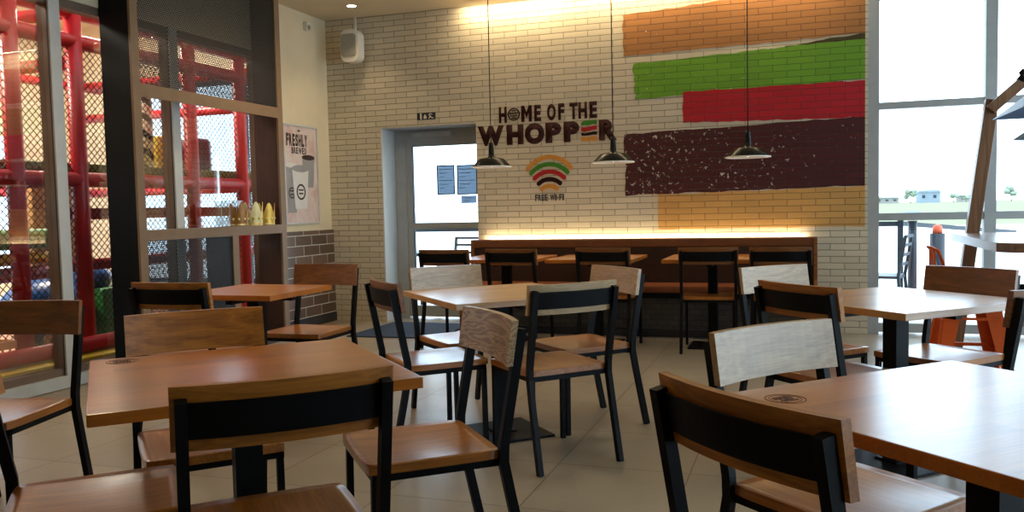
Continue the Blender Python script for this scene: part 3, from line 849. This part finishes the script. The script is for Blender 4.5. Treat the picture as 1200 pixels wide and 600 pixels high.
# ------------------------------------------------------------------ bench along the back wall
bn = thing('bench', (-1.51, 7.55, 0), 'long brown upholstered bench along the brick wall with tiled base', 'bench')
L = 1.625
def P(mb): return mb
back = MB()
back.box(-L, L, .36, .45, .42, .80, .02).build('backrest', M['vinyldark'], bn)
MB().box(-L, L, .345, .465, .795, .878, .015).build('back_cap', M['vinyl'], bn, label='brown padded top roll')
MB().box(-L + .03, L - .03, .0, .37, .40, .465, .02).build('seat_cushion', M['vinylseat'], bn)
MB().box(-L + .03, L - .03, .005, .37, .355, .40).build('seat_rail', M['steel'], bn)
MB().box(-L + .04, L - .04, .06, .50, .07, .355).build('base_panel', M['benchtile'], bn)
MB().box(-L + .04, L - .04, .03, .50, 0, .07).build('plinth', M['plinth'], bn)
for s in (-1, 1):
    m = MB(); prof = [(-.01, .0), (.545, .0), (.545, .84), (.47, .878), (.335, .878), (.30, .50), (-.01, .47)]
    m.prism(prof, .03, (s * L - .015, 0, 0), (0, 1, 0), (0, 0, 1), (1, 0, 0)); m.build('end_panel', M['dark_oak'], bn)
ls = thing('light_strip', (-1.51, 8.075, .825), 'warm glowing light strip behind the bench top', 'light')
MB().box(-1.55, 1.55, -.012, .012, .0, .022).build('channel', M['alu'], ls)
MB().box(-1.54, 1.54, -.009, .009, .022, .030).build('diffuser', M['led'], ls)
SC.view_layers.update() if hasattr(SC.view_layers, 'update') else None

# ------------------------------------------------------------------ pendant lamps
def make_pendant():
    t = thing('pendant_lamp', (0, 0, 0), '', 'lamp', 'black pendant lamps over the bench tables')
    prof = [(.0, .215), (.018, .215), (.022, .19), (.026, .10), (.032, .085), (.105, .072), (.112, .068), (.172, .006), (.176, 0)]
    inner = [(.170, .001), (.108, .060), (.03, .068), (0, .068)]
    m = MB().lathe(prof + [(.170, .001)], 24); m.build('shade', M['lampblack'], t)
    MB().lathe(inner, 24).build('shade_lining', M['lampwhite'], t, label='white inside of the shade')
    rim = MB(); rim.lathe([(.172, .004), (.180, .002), (.180, -.006), (.170, -.006), (.168, .002)], 32); rim.build('rim', M['lampwhite'], t, label='white enamel rim')
    MB().ellipsoid((0, 0, .035), (.028, .028, .034), 14).build('bulb', M['bulb'], t)
    MB().tube([(0, 0, .21), (0, 0, ZC - 1.56 - .03)], .0045, 8).build('cord', M['lampblack'], t)
    MB().lathe([(0, ZC - 1.56 - .03), (.05, ZC - 1.56 - .03), (.05, ZC - 1.56), (0, ZC - 1.56)], 20).build('ceiling_rose', M['lampblack'], t)
    return t
pl = make_pendant()
for k, ((x, y), lb) in enumerate(zip(((-2.62, 7.1), (-1.515, 7.1), (-.41, 7.1)), ('left pendant lamp, black with white rim, before the start of the slogan',
        'middle pendant lamp, black with white rim, hanging under the end of the slogan', 'right pendant lamp, black with white rim, hanging before the maroon stripe'))):
    c = pl if k == 0 else copy_tree(pl)
    c.location = (x, y, 1.562); c['label'] = lb

# ------------------------------------------------------------------ downlights
def make_down():
    t = thing('ceiling_downlight', (0, 0, ZC), '', 'light', 'round recessed ceiling downlights')
    MB().lathe([(.045, -.002), (.062, -.006), (.066, 0), (.045, .0)], 24).build('trim_ring', M['alulight'], t)
    MB().lathe([(0, -.0015), (.045, -.0015), (.045, .0), (0, .0)], 24).build('lens', M['downled'], t)
    return t
dl = make_down()
def spot(x, y, z, e, size=R(95), blend=.6, tgt=None, col=(1, .80, .52)):
    l = bpy.data.lights.new('spot', 'SPOT'); l.energy = e; l.spot_size = size; l.spot_blend = blend; l.color = col; l.shadow_soft_size = .04
    o = bpy.data.objects.new('spot_light', l); COL.objects.link(o); o.location = (x, y, z)
    if tgt: o.rotation_euler = (Vector(tgt) - Vector((x, y, z))).to_track_quat('-Z', 'Y').to_euler()
    return o
DL = [(-4.27, 7.62, 'round ceiling downlight in the corner above the loudspeaker', 9)]
for k, (x, y, lb, e) in enumerate(DL):
    c = dl if k == 0 else copy_tree(dl)
    c.location = (x, y, ZC); c['label'] = lb
    if k == 0: spot(x, y, ZC - .03, e, R(100))

# ------------------------------------------------------------------ shelf divider at the play area window
DXF, DXB, Y0, Y1 = -4.585, -4.865, 4.955, 6.82
dv = thing('shelf_divider', (-4.72, 5.89, 0), 'tall brown shelf divider with perforated black panels in front of the play area window', 'shelf')
DO = (4.72, -5.89, 0)
fr = MB()
fr.box(DXF - .02, DXF, Y0, Y0 + .075, 0, ZC - .002).build('post', M['taupe'], dv, DO)
MB().box(DXB, DXF - .02, Y0, Y0 + .05, 0, ZC - .002).build('end_panel', M['endblack'], dv, DO, label='black end panel')
MB().box(DXF - .02, DXF, Y1 - .075, Y1, 0, ZC - .002).build('post', M['taupe'], dv, DO)
MB().box(DXB, DXF - .02, Y1 - .05, Y1, 0, ZC - .002).build('end_panel', M['shelfwood'], dv, DO, label='dark brown inner panel')
for z0, z1 in ((1.005, 1.085), (2.07, 2.165)):
    s = MB().box(DXF - .02, DXF, Y0 + .075, Y1 - .075, z0, z1).build('rail', M['taupe'], dv, DO)
    MB().box(DXB, DXF - .02, Y0 + .05, Y1 - .05, z1 - .045, z1 - .003).build('shelf_board', M['shelfwood'], dv, DO)
MB().box(DXF - .02, DXF, 6.02, 6.10, 0, 1.005).build('post', M['taupe'], dv, DO)
MB().box(DXB, DXF - .02, 6.02, 6.06, 0, 1.04).build('inner_panel', M['shelfwood'], dv, DO)
MB().box(DXF - .014, DXF - .010, Y0 + .075, Y1 - .075, 2.165, ZC - .002).build('mesh_panel', M['perf'], dv, DO, label='perforated black metal upper panel')
MB().box(DXF - .014, DXF - .010, Y0 + .075, 6.02, .0, 1.005).build('mesh_panel', M['perf'], dv, DO, label='perforated black metal lower panel')
MB().box(DXB, DXF, 6.10, Y1 - .075, 0, .06).build('shelf_board', M['shelfwood'], dv, DO)

# paper crowns and acrylic box on the shelf
ZS = 1.083
def crown(y, r, h, mat, label, x=-4.70, trim='cream'):
    t = thing('paper_crown', (x, y, ZS), label, 'crown', 'paper crowns on the shelf')
    n = 48; pts = 5
    mb = MB(); bm = mb.bm; lo = []; hi = []; li = []; hi2 = []
    for k in range(n):
        a = 2 * PI * k / n; ph = (k * pts / n) % 1.; tri = 1 - abs(2 * ph - 1)
        z = h * (.52 + .48 * (math.sin(tri * PI / 2) ** 1.2))
        c_, s_ = math.cos(a), math.sin(a)
        lo.append(bm.verts.new((r * c_, r * s_, 0))); hi.append(bm.verts.new((r * 1.06 * c_, r * 1.06 * s_, z)))
        li.append(bm.verts.new(((r - .003) * c_, (r - .003) * s_, 0))); hi2.append(bm.verts.new(((r * 1.06 - .003) * c_, (r * 1.06 - .003) * s_, z)))
    for k in range(n):
        j = (k + 1) % n
        bm.faces.new((lo[k], lo[j], hi[j], hi[k])); bm.faces.new((li[j], li[k], hi2[k], hi2[j]))
        bm.faces.new((hi[k], hi[j], hi2[j], hi2[k])); bm.faces.new((lo[j], lo[k], li[k], li[j]))
    mb.build('band', M[mat], t)
    j = MB()
    for k in range(pts * 2):
        a = 2 * PI * (k + .5 * 1) / (pts * 2)
        j.ellipsoid((r * 1.02 * math.cos(a), r * 1.02 * math.sin(a), h * .3), (.010, .010, .012), 8)
    j.lathe([(r * 1.004, .008), (r * 1.01, .02), (r * 1.004, .02)], 40)
    j.build('printed_jewels', M[trim], t)
crown(6.27, .078, .205, 'goldbrown', 'brown gold paper crown, leftmost of the three on the shelf')
crown(6.46, .082, .215, 'cream', 'pale gold paper crown between the other two on the shelf', -4.69, 'gold')
crown(6.645, .074, .205, 'gold', 'bright gold paper crown at the right end of the shelf', -4.68)
ab = thing('acrylic_display_box', (-4.815, 6.30, ZS), 'clear acrylic display box standing behind the paper crowns', 'display box')
MB().box(-.045, .025, -.15, .15, .002, .225).build('clear_shell', M['acrylic'], ab)
em = MB()
for z in (.0, .224): em.box(.023, .027, -.152, .152, z, z + .004)
for y in (-.15, .15): em.box(.023, .027, y - .002, y + .002, 0, .226)
em.build('polished_edge', M['alulight'], ab)

# ------------------------------------------------------------------ play area behind the left windows
PXL, PY1, PZ = -10.2, 9.6, 3.9
structure(MB().box(PXL, XL - .12, 0.5, PY1, -.1, -.0).build('floor_play', M['playfloor']), 'floor of the play area', 'floor')
structure(MB().box(PXL, XL - .12, 0.5, PY1, PZ, PZ + .1).build('ceiling_play', M['playwall']), 'ceiling of the play area', 'ceiling')
def win_wall_y(name, y, x0, x1, xs, z0, z1):
    m = MB(); m.box(x0, x1, y, y + .12, 0, z0).box(x0, x1, y, y + .12, z1, PZ)
    m.box(x0, xs[0], y, y + .12, z0, z1).box(xs[-1], x1, y, y + .12, z0, z1)
    structure(m.build(name, M['playwall']), 'cream wall of the play area with windows', 'wall')
win_wall_y('wall_play_far', PY1, PXL, XL - .12, [-8.9, -5.3], .25, 3.0)
xs = [-8.9, -8.0, -7.1, -6.2, -5.3]
for k, (a, b) in enumerate(zip(xs, xs[1:])):
    w = MB(); w.box(a - .04, a + .04, PY1 + .01, PY1 + .1, .25, 3.0)
    for z in (.25, 1.6, 2.94): w.box(a, b, PY1 + .02, PY1 + .09, z, z + .06)
    f = structure(w.build('window_%d' % (13 + k), M['outsteel']), 'window of the play area', 'window')
    MB().box(a + .04, b - .04, PY1 + .05, PY1 + .056, .31, 2.94).build('glass_pane', M['glass'], f)
m = MB(); m.box(PXL - .12, PXL, .5, PY1, 0, .5).box(PXL - .12, PXL, .5, PY1, 2.3, PZ)
for y in (.5, 2.6, 4.7, 6.8, 8.9): m.box(PXL - .12, PXL, y, y + .7, .5, 2.3)
structure(m.build('wall_play_left', M['playwall']), 'cream far wall of the play area with windows', 'wall')
structure(MB().box(PXL, XL - .12, .38, .5, 0, PZ).build('wall_play_near', M['playwall']), 'near wall of the play area', 'wall')

PF = -5.6                                      # front plane of the climbing frame
pf = thing('climbing_frame', (-7.4, 6.0, 0), 'red climbing frame with black safety nets behind the left windows', 'climbing frame')
PO = (7.4, -6.0, 0)
def ppart(mb, name, mat, label=None): mb.build(name, M[mat], pf, PO, label)
ypost = [2.35, 3.6, 4.82, 5.42, 6.78, 7.55, 8.6]
for y in ypost:
    ppart(MB().tube([(PF, y, 0), (PF, y, 2.95)], .066, 14), 'post', 'red')
for z in (1.50, 2.62, 2.86):
    ppart(MB().tube([(PF, 2.2, z), (PF, 8.7, z)], .062, 14), 'beam', 'red')
for z in (.78, 1.22):
    ppart(MB().tube([(PF - .25, 5.42, z), (PF - .25, 8.7, z)], .05, 12), 'beam', 'red')
for x in (-8.8,):
    for z in (1.50, 2.86):
        ppart(MB().tube([(x, 2.4, z), (x, 8.9, z)], .055, 12), 'beam', 'red')
for y in (3.6, 5.42, 8.6):
    for z in (1.50, 2.45, 2.86):
        ppart(MB().tube([(PF, y, z), (-8.8, y, z)], .055, 12), 'beam', 'red')
ppart(MB().tube([(PF + .16, 2.2, .17), (PF + .16, 8.7, .17)], .062, 12), 'base_roll', 'red', 'red foam roll along the foot')
ppart(MB().box(PF + .08, PF + .36, 2.2, 8.7, 0.0, .105, .02), 'floor_pad', 'yellow', 'yellow floor pad')
# platforms
ppart(MB().box(PF - .6, PF - .04, 2.3, 8.7, 1.56, 1.64, .02), 'platform', 'olive', 'olive yellow foam platform')
ppart(MB().tube([(PF - .5, 2.3, 1.02), (PF - .5, 5.5, 1.02)], .085, 14), 'roller', 'green', 'green foam roller')
ppart(MB().tube([(PF - .45, 2.3, .86), (PF - .45, 5.5, .86)], .05, 12), 'roller', 'yellow', 'yellow foam roller')
ppart(MB().tube([(PF - .4, 2.3, .74), (PF - .4, 5.5, .74)], .06, 12), 'roller', 'red')
ppart(MB().box(PF - 1.2, PF - .9, 5.75, 6.2, 0, 1.5, .03), 'panel', 'tan', 'tan foam column')
ppart(MB().box(PF - .55, PF - .35, 5.95, 6.35, .05, .55, .04), 'block', 'green', 'green foam block')
ppart(MB().box(PF - 1.0, PF - .5, 4.2, 5.0, .05, .55, .05), 'block', 'paleblue', 'pale blue soft block')
ppart(MB().box(-8.7, -7.3, 2.4, 4.4, 1.64, 2.6, .03), 'panel', 'tan', 'dark tan wall panel')
def net(x, y0, y1, z0, z1, sp=.043, th=.0042):
    mb = MB()
    for sgn in (1, -1):
        c0 = (z0 - y1) if sgn > 0 else (z0 + y0); c1 = (z1 - y0) if sgn > 0 else (z1 + y1)
        c = c0
        while c < c1:
            pts = []
            for y in (y0, y1):
                z = c + sgn * y
                if z0 <= z <= z1: pts.append((y, z))
            for z in (z0, z1):
                y = (z - c) * sgn
                if y0 < y < y1: pts.append((y, z))
            if len(pts) >= 2:
                a, b = pts[0], pts[-1]
                if abs(a[0] - b[0]) > .02:
                    d = Vector((0, b[0] - a[0], b[1] - a[1])).normalized(); nn = Vector((0, -d.z, d.y)) * th
                    A = Vector((x, *a)); B = Vector((x, *b)); e = Vector((th, 0, 0))
                    v = [mb.bm.verts.new(p) for p in (A + nn, A - nn * .5 + e, A - nn * .5 - e, B + nn, B - nn * .5 + e, B - nn * .5 - e)]
                    for q in ((0, 1, 4, 3), (1, 2, 5, 4), (2, 0, 3, 5)): mb.bm.faces.new([v[i] for i in q])
            c += sp * 1.414
    return mb
for y0, y1 in ((2.4, 3.55), (3.65, 4.76), (4.88, 5.36), (5.48, 6.72), (6.84, 7.5), (7.6, 8.55)):
    ppart(net(PF, y0, y1, .16, 1.44), 'net_panel', 'net'); ppart(net(PF, y0, y1, 1.56, 2.58), 'net_panel', 'net')

tag(MB().lathe([(0, 0), (.085, 0), (.085, .70), (0, .70)], 28).build('striped_column', M['stripes'], None, (-6.02, 6.62, 1.64)), 'brown and cream spirally striped soft column on the upper play platform', 'column')
tag(MB().lathe([(0, 0), (.15, 0), (.17, .03), (.17, .30), (.15, .33), (0, .33)], 24).build('play_drum', M['purple'], None, (-5.95, 7.24, 1.64)), 'purple play drum on the upper play platform', 'toy')
tag(MB().box(-.1, .1, -.12, .12, 0, .34, .03).build('play_block', M['yellow'], None, (-6.08, 6.91, 1.64)), 'yellow play block on the upper play platform', 'toy')
hp = thing('play_animal', (-6.2, 5.55, 0), 'rounded blue plastic play animal behind the first window mullion', 'toy')
MB().ellipsoid((0, 0, .42), (.27, .42, .25), 24).build('body', M['blue'], hp)
MB().ellipsoid((.02, .50, .62), (.16, .20, .13), 20).build('head', M['blue'], hp)
for y in (-.2, .2): MB().lathe([(0, 0), (.09, 0), (.075, .3), (0, .3)], 14, (.08, y, .0)).build('leg', M['blue'], hp)
MB().ellipsoid((.06, .40, .80), (.03, .05, .06), 10).build('ear', M['blue'], hp)

# ------------------------------------------------------------------ high table, lamps and orange stool at the right window
ZT = .935
ht = thing('communal_table', (1.75, 6.2, 0), 'high table with thick grey brown edge and clipped corners by the terrace window', 'table')
MB().prism([(-.70, .77), (-.70, -.76), (-.62, -.84), (.75, -.84), (.75, .85), (-.62, .85)], .055, (0, 0, ZT - .055), (1, 0, 0), (0, 1, 0), (0, 0, 1)).build('tabletop', M['hightop'], ht)
MB().box(-.55, .55, -.03, .03, .55, .63).box(-.05, .05, -.6, .6, .63, .70).box(-.06, .06, -.06, .06, 0, .88).build('trestle', M['steel'], ht)
tf = thing('timber_frame', (2.0, 7.16, 0), 'leaning timber posts and braces behind the high table at the terrace window', 'frame')
MB().bar((-.895, 0, 0), (-.66, 0, 1.92), .088, .09, (0, 1, 0), bev=.006).build('post', M['postwood'], tf)
MB().bar((.895, 0, 0), (.66, 0, 1.92), .088, .09, (0, 1, 0), bev=.006).build('post', M['postwood'], tf)
MB().bar((-.68, -.06, 1.84), (-.02, -.06, 2.44), .075, .05, (0, 1, 0), bev=.004).build('brace', M['postwood'], tf)
MB().bar((.68, -.06, 1.84), (.02, -.06, 2.44), .075, .05, (0, 1, 0), bev=.004).build('brace', M['postwood'], tf)
MB().lathe([(.0, 2.02), (.02, 2.02), (.045, 2.05), (.02, 2.08), (.03, 2.10), (0, 2.13)], 10, (-.47, -.06, 0)).build('finial', M['steel'], tf)
def pyramid(loc, a, h, top, label, rz=0.):
    t = thing('lamp_shade', loc, label, 'lamp', 'galvanised pyramid lamps over the high table', rz)
    mb = MB(); bm = mb.bm
    r0 = [bm.verts.new((x * a, y * a, 0)) for x, y in ((-1, -1), (1, -1), (1, 1), (-1, 1))]
    r1 = [bm.verts.new((x * top, y * top, h)) for x, y in ((-1, -1), (1, -1), (1, 1), (-1, 1))]
    i0 = [bm.verts.new((x * (a - .004), y * (a - .004), 0)) for x, y in ((-1, -1), (1, -1), (1, 1), (-1, 1))]
    i1 = [bm.verts.new((x * (top - .003), y * (top - .003), h - .01)) for x, y in ((-1, -1), (1, -1), (1, 1), (-1, 1))]
    for k in range(4):
        j = (k + 1) % 4
        bm.faces.new((r0[k], r0[j], r1[j], r1[k])); bm.faces.new((i0[j], i0[k], i1[k], i1[j])); bm.faces.new((r0[j], r0[k], i0[k], i0[j]))
    bm.faces.new(r1); bm.faces.new(i1[::-1])
    mb.build('shade', M['galv'], t)
    MB().box(-.03, .03, -.03, .03, h, h + .05).tube([(0, 0, h + .04), (0, 0, ZC - loc[2])], .008, 8).build('stem', M['steel'], t)
    MB().ellipsoid((0, 0, h * .45), (.045, .045, .055), 12).build('bulb', M['lampwhite'], t)
pyramid((1.585, 5.915, 1.70), .40, .30, .05, 'larger galvanised pyramid lamp shade, upper one at the right edge of the photo')
pyramid((1.66, 6.62, 1.58), .21, .16, .05, 'smaller galvanised pyramid lamp shade hanging below and behind the larger one', R(45))

st = thing('bar_stool', (1.02, 6.12, 0), 'orange metal bar stool with low back at the high table', 'stool', rz=R(-88))
m = MB(); m.prism(rrect(.155, .155, .05), .022, (0, 0, .640), (1, 0, 0), (0, 1, 0), (0, 0, 1)); m.build('seat', M['orange'], st)
for sx in (-1, 1):
    for sy in (-1, 1):
        m = MB(); w0, w1 = .105, .062
        a = Vector((sx * .135, sy * .135, .645)); b = Vector((sx * .235, sy * .235, 0.0))
        # folded sheet leg: two tapered flanges meeting at the outer corner
        for ax in (Vector((-sx, 0, 0)), Vector((0, -sy, 0))):
            q = [a, a + ax * w0, b + ax * w1, b]; nrm = (q[1] - q[0]).cross(q[3] - q[0]).normalized() * .003
            v0 = [m.bm.verts.new(p + nrm) for p in q]; v1 = [m.bm.verts.new(p - nrm) for p in q]
            m.bm.faces.new(v0); m.bm.faces.new(v1[::-1])
            for k in range(4): m.bm.faces.new((v0[k], v1[k], v1[(k + 1) % 4], v0[(k + 1) % 4]))
        m.build('leg', M['orange'], st)
e = .205
for s in (-1, 1):
    MB().bar((-e, s * e, .20), (e, s * e, .20), .018, .022).build('foot_rail', M['orange'], st); MB().bar((s * e, -e, .21), (s * e, e, .21), .018, .022).build('foot_rail', M['orange'], st)
    MB().bar((-.18, s * .18, .42), (.18, s * .18, .42), .010, .016).build('cross_rail', M['orange'], st); MB().bar((s * .18, -.18, .43), (s * .18, .18, .43), .010, .016).build('cross_rail', M['orange'], st)
m = MB()
m.tube([(-.15, -.14, .645), (-.16, -.175, .78), (-.15, -.20, .86), (-.07, -.225, .875), (.07, -.225, .875), (.15, -.20, .86), (.16, -.175, .78), (.15, -.14, .645)], .011, 8)
m.box(-.10, -.05, -.215, -.207, .665, .87, 0, None); m.box(.05, .10, -.215, -.207, .665, .87)
m.build('back', M['orange'], st)

# ------------------------------------------------------------------ outside
structure(MB().box(-200, 420, YB + WT + .02, 420, -.25, -.06).build('ground_paving', M['paving']), 'pale terrace and car park paving', 'ground')
structure(MB().box(1, 420, 44, 420, -.3, -.055).build('ground_grass', M['grass']), 'dry grass field beyond the car park', 'ground')
# railing
rl = thing('terrace_railing', (-2, 10.5, -.06), 'dark steel terrace railing outside the windows', 'railing')
RO = (2, -10.5, .06)
for x in (-7.2, -5.2, -3.2, -1.2, .35, 1.06):
    MB().box(x - .03, x + .03, 10.47, 10.53, -.06, .96, .004).box(x - .05, x + .05, 10.45, 10.55, .96, .98).build('post', M['outsteel'], rl, RO)
MB().box(-7.2, 1.06, 10.475, 10.525, .89, .945).build('top_rail', M['outsteel'], rl, RO)
MB().box(-7.2, 1.06, 10.48, 10.52, .10, .15).build('bottom_rail', M['outsteel'], rl, RO)
gr = MB()
gr.bar((1.06, 10.5, .92), (2.6, 12.4, .74), .05).bar((1.06, 10.5, .12), (2.6, 12.4, .0), .04)
gr.build('sloping_rail', M['outsteel'], rl, RO)
def bollard_light():
    t = thing('bollard_light', (1.13, 10.0, -.06), 'dark bollard light with flat disc cap outside the right window', 'bollard')
    MB().tube([(0, 0, 0), (0, 0, 1.02)], .045, 16).build('post', M['outsteel'], t)
    MB().lathe([(0, 1.02), (.07, 1.02), (.07, 1.06), (0, 1.06)], 20).build('lamp_ring', M['whiteplast'], t)
    MB().lathe([(0, 1.06), (.125, 1.07), (.12, 1.10), (.05, 1.125), (0, 1.13)], 24).build('cap', M['galv'], t)
bollard_light()
bo = thing('bollard', (1.38, 10.05, -.06), 'thick dark bollard with orange cap outside the right window', 'bollard')
MB().tube([(0, 0, 0), (0, 0, .88)], .075, 18).build('post', M['outsteel'], bo)
MB().lathe([(.0, .88), (.05, .88), (.05, .93), (.04, .965), (0, .98)], 18).build('cap', M['bolorange'], bo)
def out_chair(x, y, rz, label):
    t = thing('terrace_chair', (x, y, -.06), label, 'chair', 'dark metal terrace chairs', rz)
    for sx in (-1, 1):
        MB().path_bar([(sx * .2, -.24, 0), (sx * .2, -.2, .45), (sx * .2, -.27, .88)], .03, .03).build('leg', M['outsteel'], t)
        MB().bar((sx * .2, .2, 0), (sx * .2, .2, .45), .03).build('leg', M['outsteel'], t)
    MB().box(-.22, .22, -.21, .22, .43, .46, .005).build('seat', M['outsteel'], t)
    b = MB()
    for z in (.58, .68, .78, .87): b.bar((-.2, -.205 - (z - .45) * .155, z), (.2, -.205 - (z - .45) * .155, z), .025, .03)
    b.build('backrest', M['outsteel'], t)
out_chair(.80, 9.75, R(75), 'dark metal terrace chair outside, right of the brick wall end')
out_chair(-4.22, 10.05, R(165), 'dark metal slatted terrace chair outside the glass door')
ot = thing('terrace_table', (-4.52, 9.35, -.06), 'dark metal terrace table outside the glass door', 'table')
MB().box(-.28, .28, -.28, .28, .70, .74, .004).build('tabletop', M['outsteel'], ot)
for sx in (-1, 1):
    for sy in (-1, 1): MB().box(sx * .25 - .02, sx * .25 + .02, sy * .25 - .02, sy * .25 + .02, 0, .70).build('leg', M['outsteel'], ot)
# far buildings and trees
def building(x, y, z, w, d, h, mat, label):
    t = thing('distant_building', (x, y, z), label, 'building', 'buildings across the field')
    MB().box(-w / 2, w / 2, -d / 2, d / 2, -1, h).build('wall', M[mat], t)
    r = MB(); r.prism([(-w / 2 - .3, 0), (w / 2 + .3, 0), (w / 2 - .5, h * .22), (-w / 2 + .5, h * .22)], d + .6, (0, d / 2 + .3, h)); r.build('roof', M['fardry'], t)
    n = max(2, int(w / 2.2))
    for k in range(n):
        xx = -w / 2 + w * (k + .5) / n
        MB().box(xx - .45, xx + .45, -d / 2 - .04, -d / 2 + .02, h * .45, h * .75).build('window', M['outsteel'], t)
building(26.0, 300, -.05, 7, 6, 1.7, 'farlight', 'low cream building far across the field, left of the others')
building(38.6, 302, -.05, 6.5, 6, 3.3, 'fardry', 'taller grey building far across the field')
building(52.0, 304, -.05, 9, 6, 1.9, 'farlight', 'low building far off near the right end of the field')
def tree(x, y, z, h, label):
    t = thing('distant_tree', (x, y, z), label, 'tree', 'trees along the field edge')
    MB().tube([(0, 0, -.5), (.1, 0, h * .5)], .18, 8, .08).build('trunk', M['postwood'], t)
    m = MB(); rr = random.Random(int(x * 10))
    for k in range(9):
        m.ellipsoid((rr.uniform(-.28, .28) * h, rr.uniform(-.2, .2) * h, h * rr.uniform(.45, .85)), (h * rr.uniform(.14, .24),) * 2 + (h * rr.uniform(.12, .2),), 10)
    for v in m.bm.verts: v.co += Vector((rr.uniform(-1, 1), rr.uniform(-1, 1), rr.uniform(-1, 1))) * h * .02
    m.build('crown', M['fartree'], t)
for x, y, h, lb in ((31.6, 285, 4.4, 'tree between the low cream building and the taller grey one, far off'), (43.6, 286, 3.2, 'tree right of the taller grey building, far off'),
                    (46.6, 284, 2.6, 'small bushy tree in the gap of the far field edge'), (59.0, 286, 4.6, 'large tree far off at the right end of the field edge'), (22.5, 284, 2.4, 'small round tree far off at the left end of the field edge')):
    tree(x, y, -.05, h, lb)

# ------------------------------------------------------------------ lights and world
def area(loc, rot, sx, sy, e, col):
    l = bpy.data.lights.new('area', 'AREA'); l.shape = 'RECTANGLE'; l.size = sx; l.size_y = sy; l.energy = e; l.color = col
    o = bpy.data.objects.new('area_light', l); COL.objects.link(o); o.location = loc; o.rotation_euler = rot
    return o
area((-7.4, 4.2, PZ - .05), (0, 0, 0), 1.2, 1.2, 430, (1, .90, .74))
area((-7.4, 7.6, PZ - .05), (0, 0, 0), 1.2, 1.2, 430, (1, .90, .74))
# warm washer slots in the ceiling along the brick wall
for x, L_, e in ((-2.7, 1.1, 11), (-1.5, 1.2, 9), (-.2, 1.2, 9)):
    area((x, 7.99, ZC - .004), (R(12), 0, 0), L_, .05, e, (1, .80, .50))
# added warm fill spots without fixtures, brightening the room from ceiling height
for x, y, e in ((-3.7, 6.2, 62), (-3.5, 3.4, 48), (-1.3, 2.8, 20), (-1.6, 5.4, 26), (.8, 5.2, 14)):
    spot(x, y, ZC - .03, e, R(150), .9)

w = bpy.data.worlds.new('world'); SC.world = w; w.use_nodes = True
nt = w.node_tree; nt.nodes.clear()
o = nt.nodes.new('ShaderNodeOutputWorld'); bg = nt.nodes.new('ShaderNodeBackground')
bg.inputs[0].default_value = (.62, .81, 1.0, 1); bg.inputs[1].default_value = 5.2
nt.links.new(bg.outputs[0], o.inputs[0])

SC.view_settings.view_transform = 'Standard'; SC.view_settings.look = 'None'
SC.view_settings.gamma = 1.0; SC.view_settings.use_curve_mapping = False
SC.view_settings.exposure = 0.25
SC.cycles.use_denoising = True
SC.cycles.max_bounces = 10; SC.cycles.diffuse_bounces = 5; SC.cycles.glossy_bounces = 4; SC.cycles.transparent_max_bounces = 24
SC.cycles.sample_clamp_indirect = 6.
SC.cycles.caustics_reflective = False; SC.cycles.caustics_refractive = False
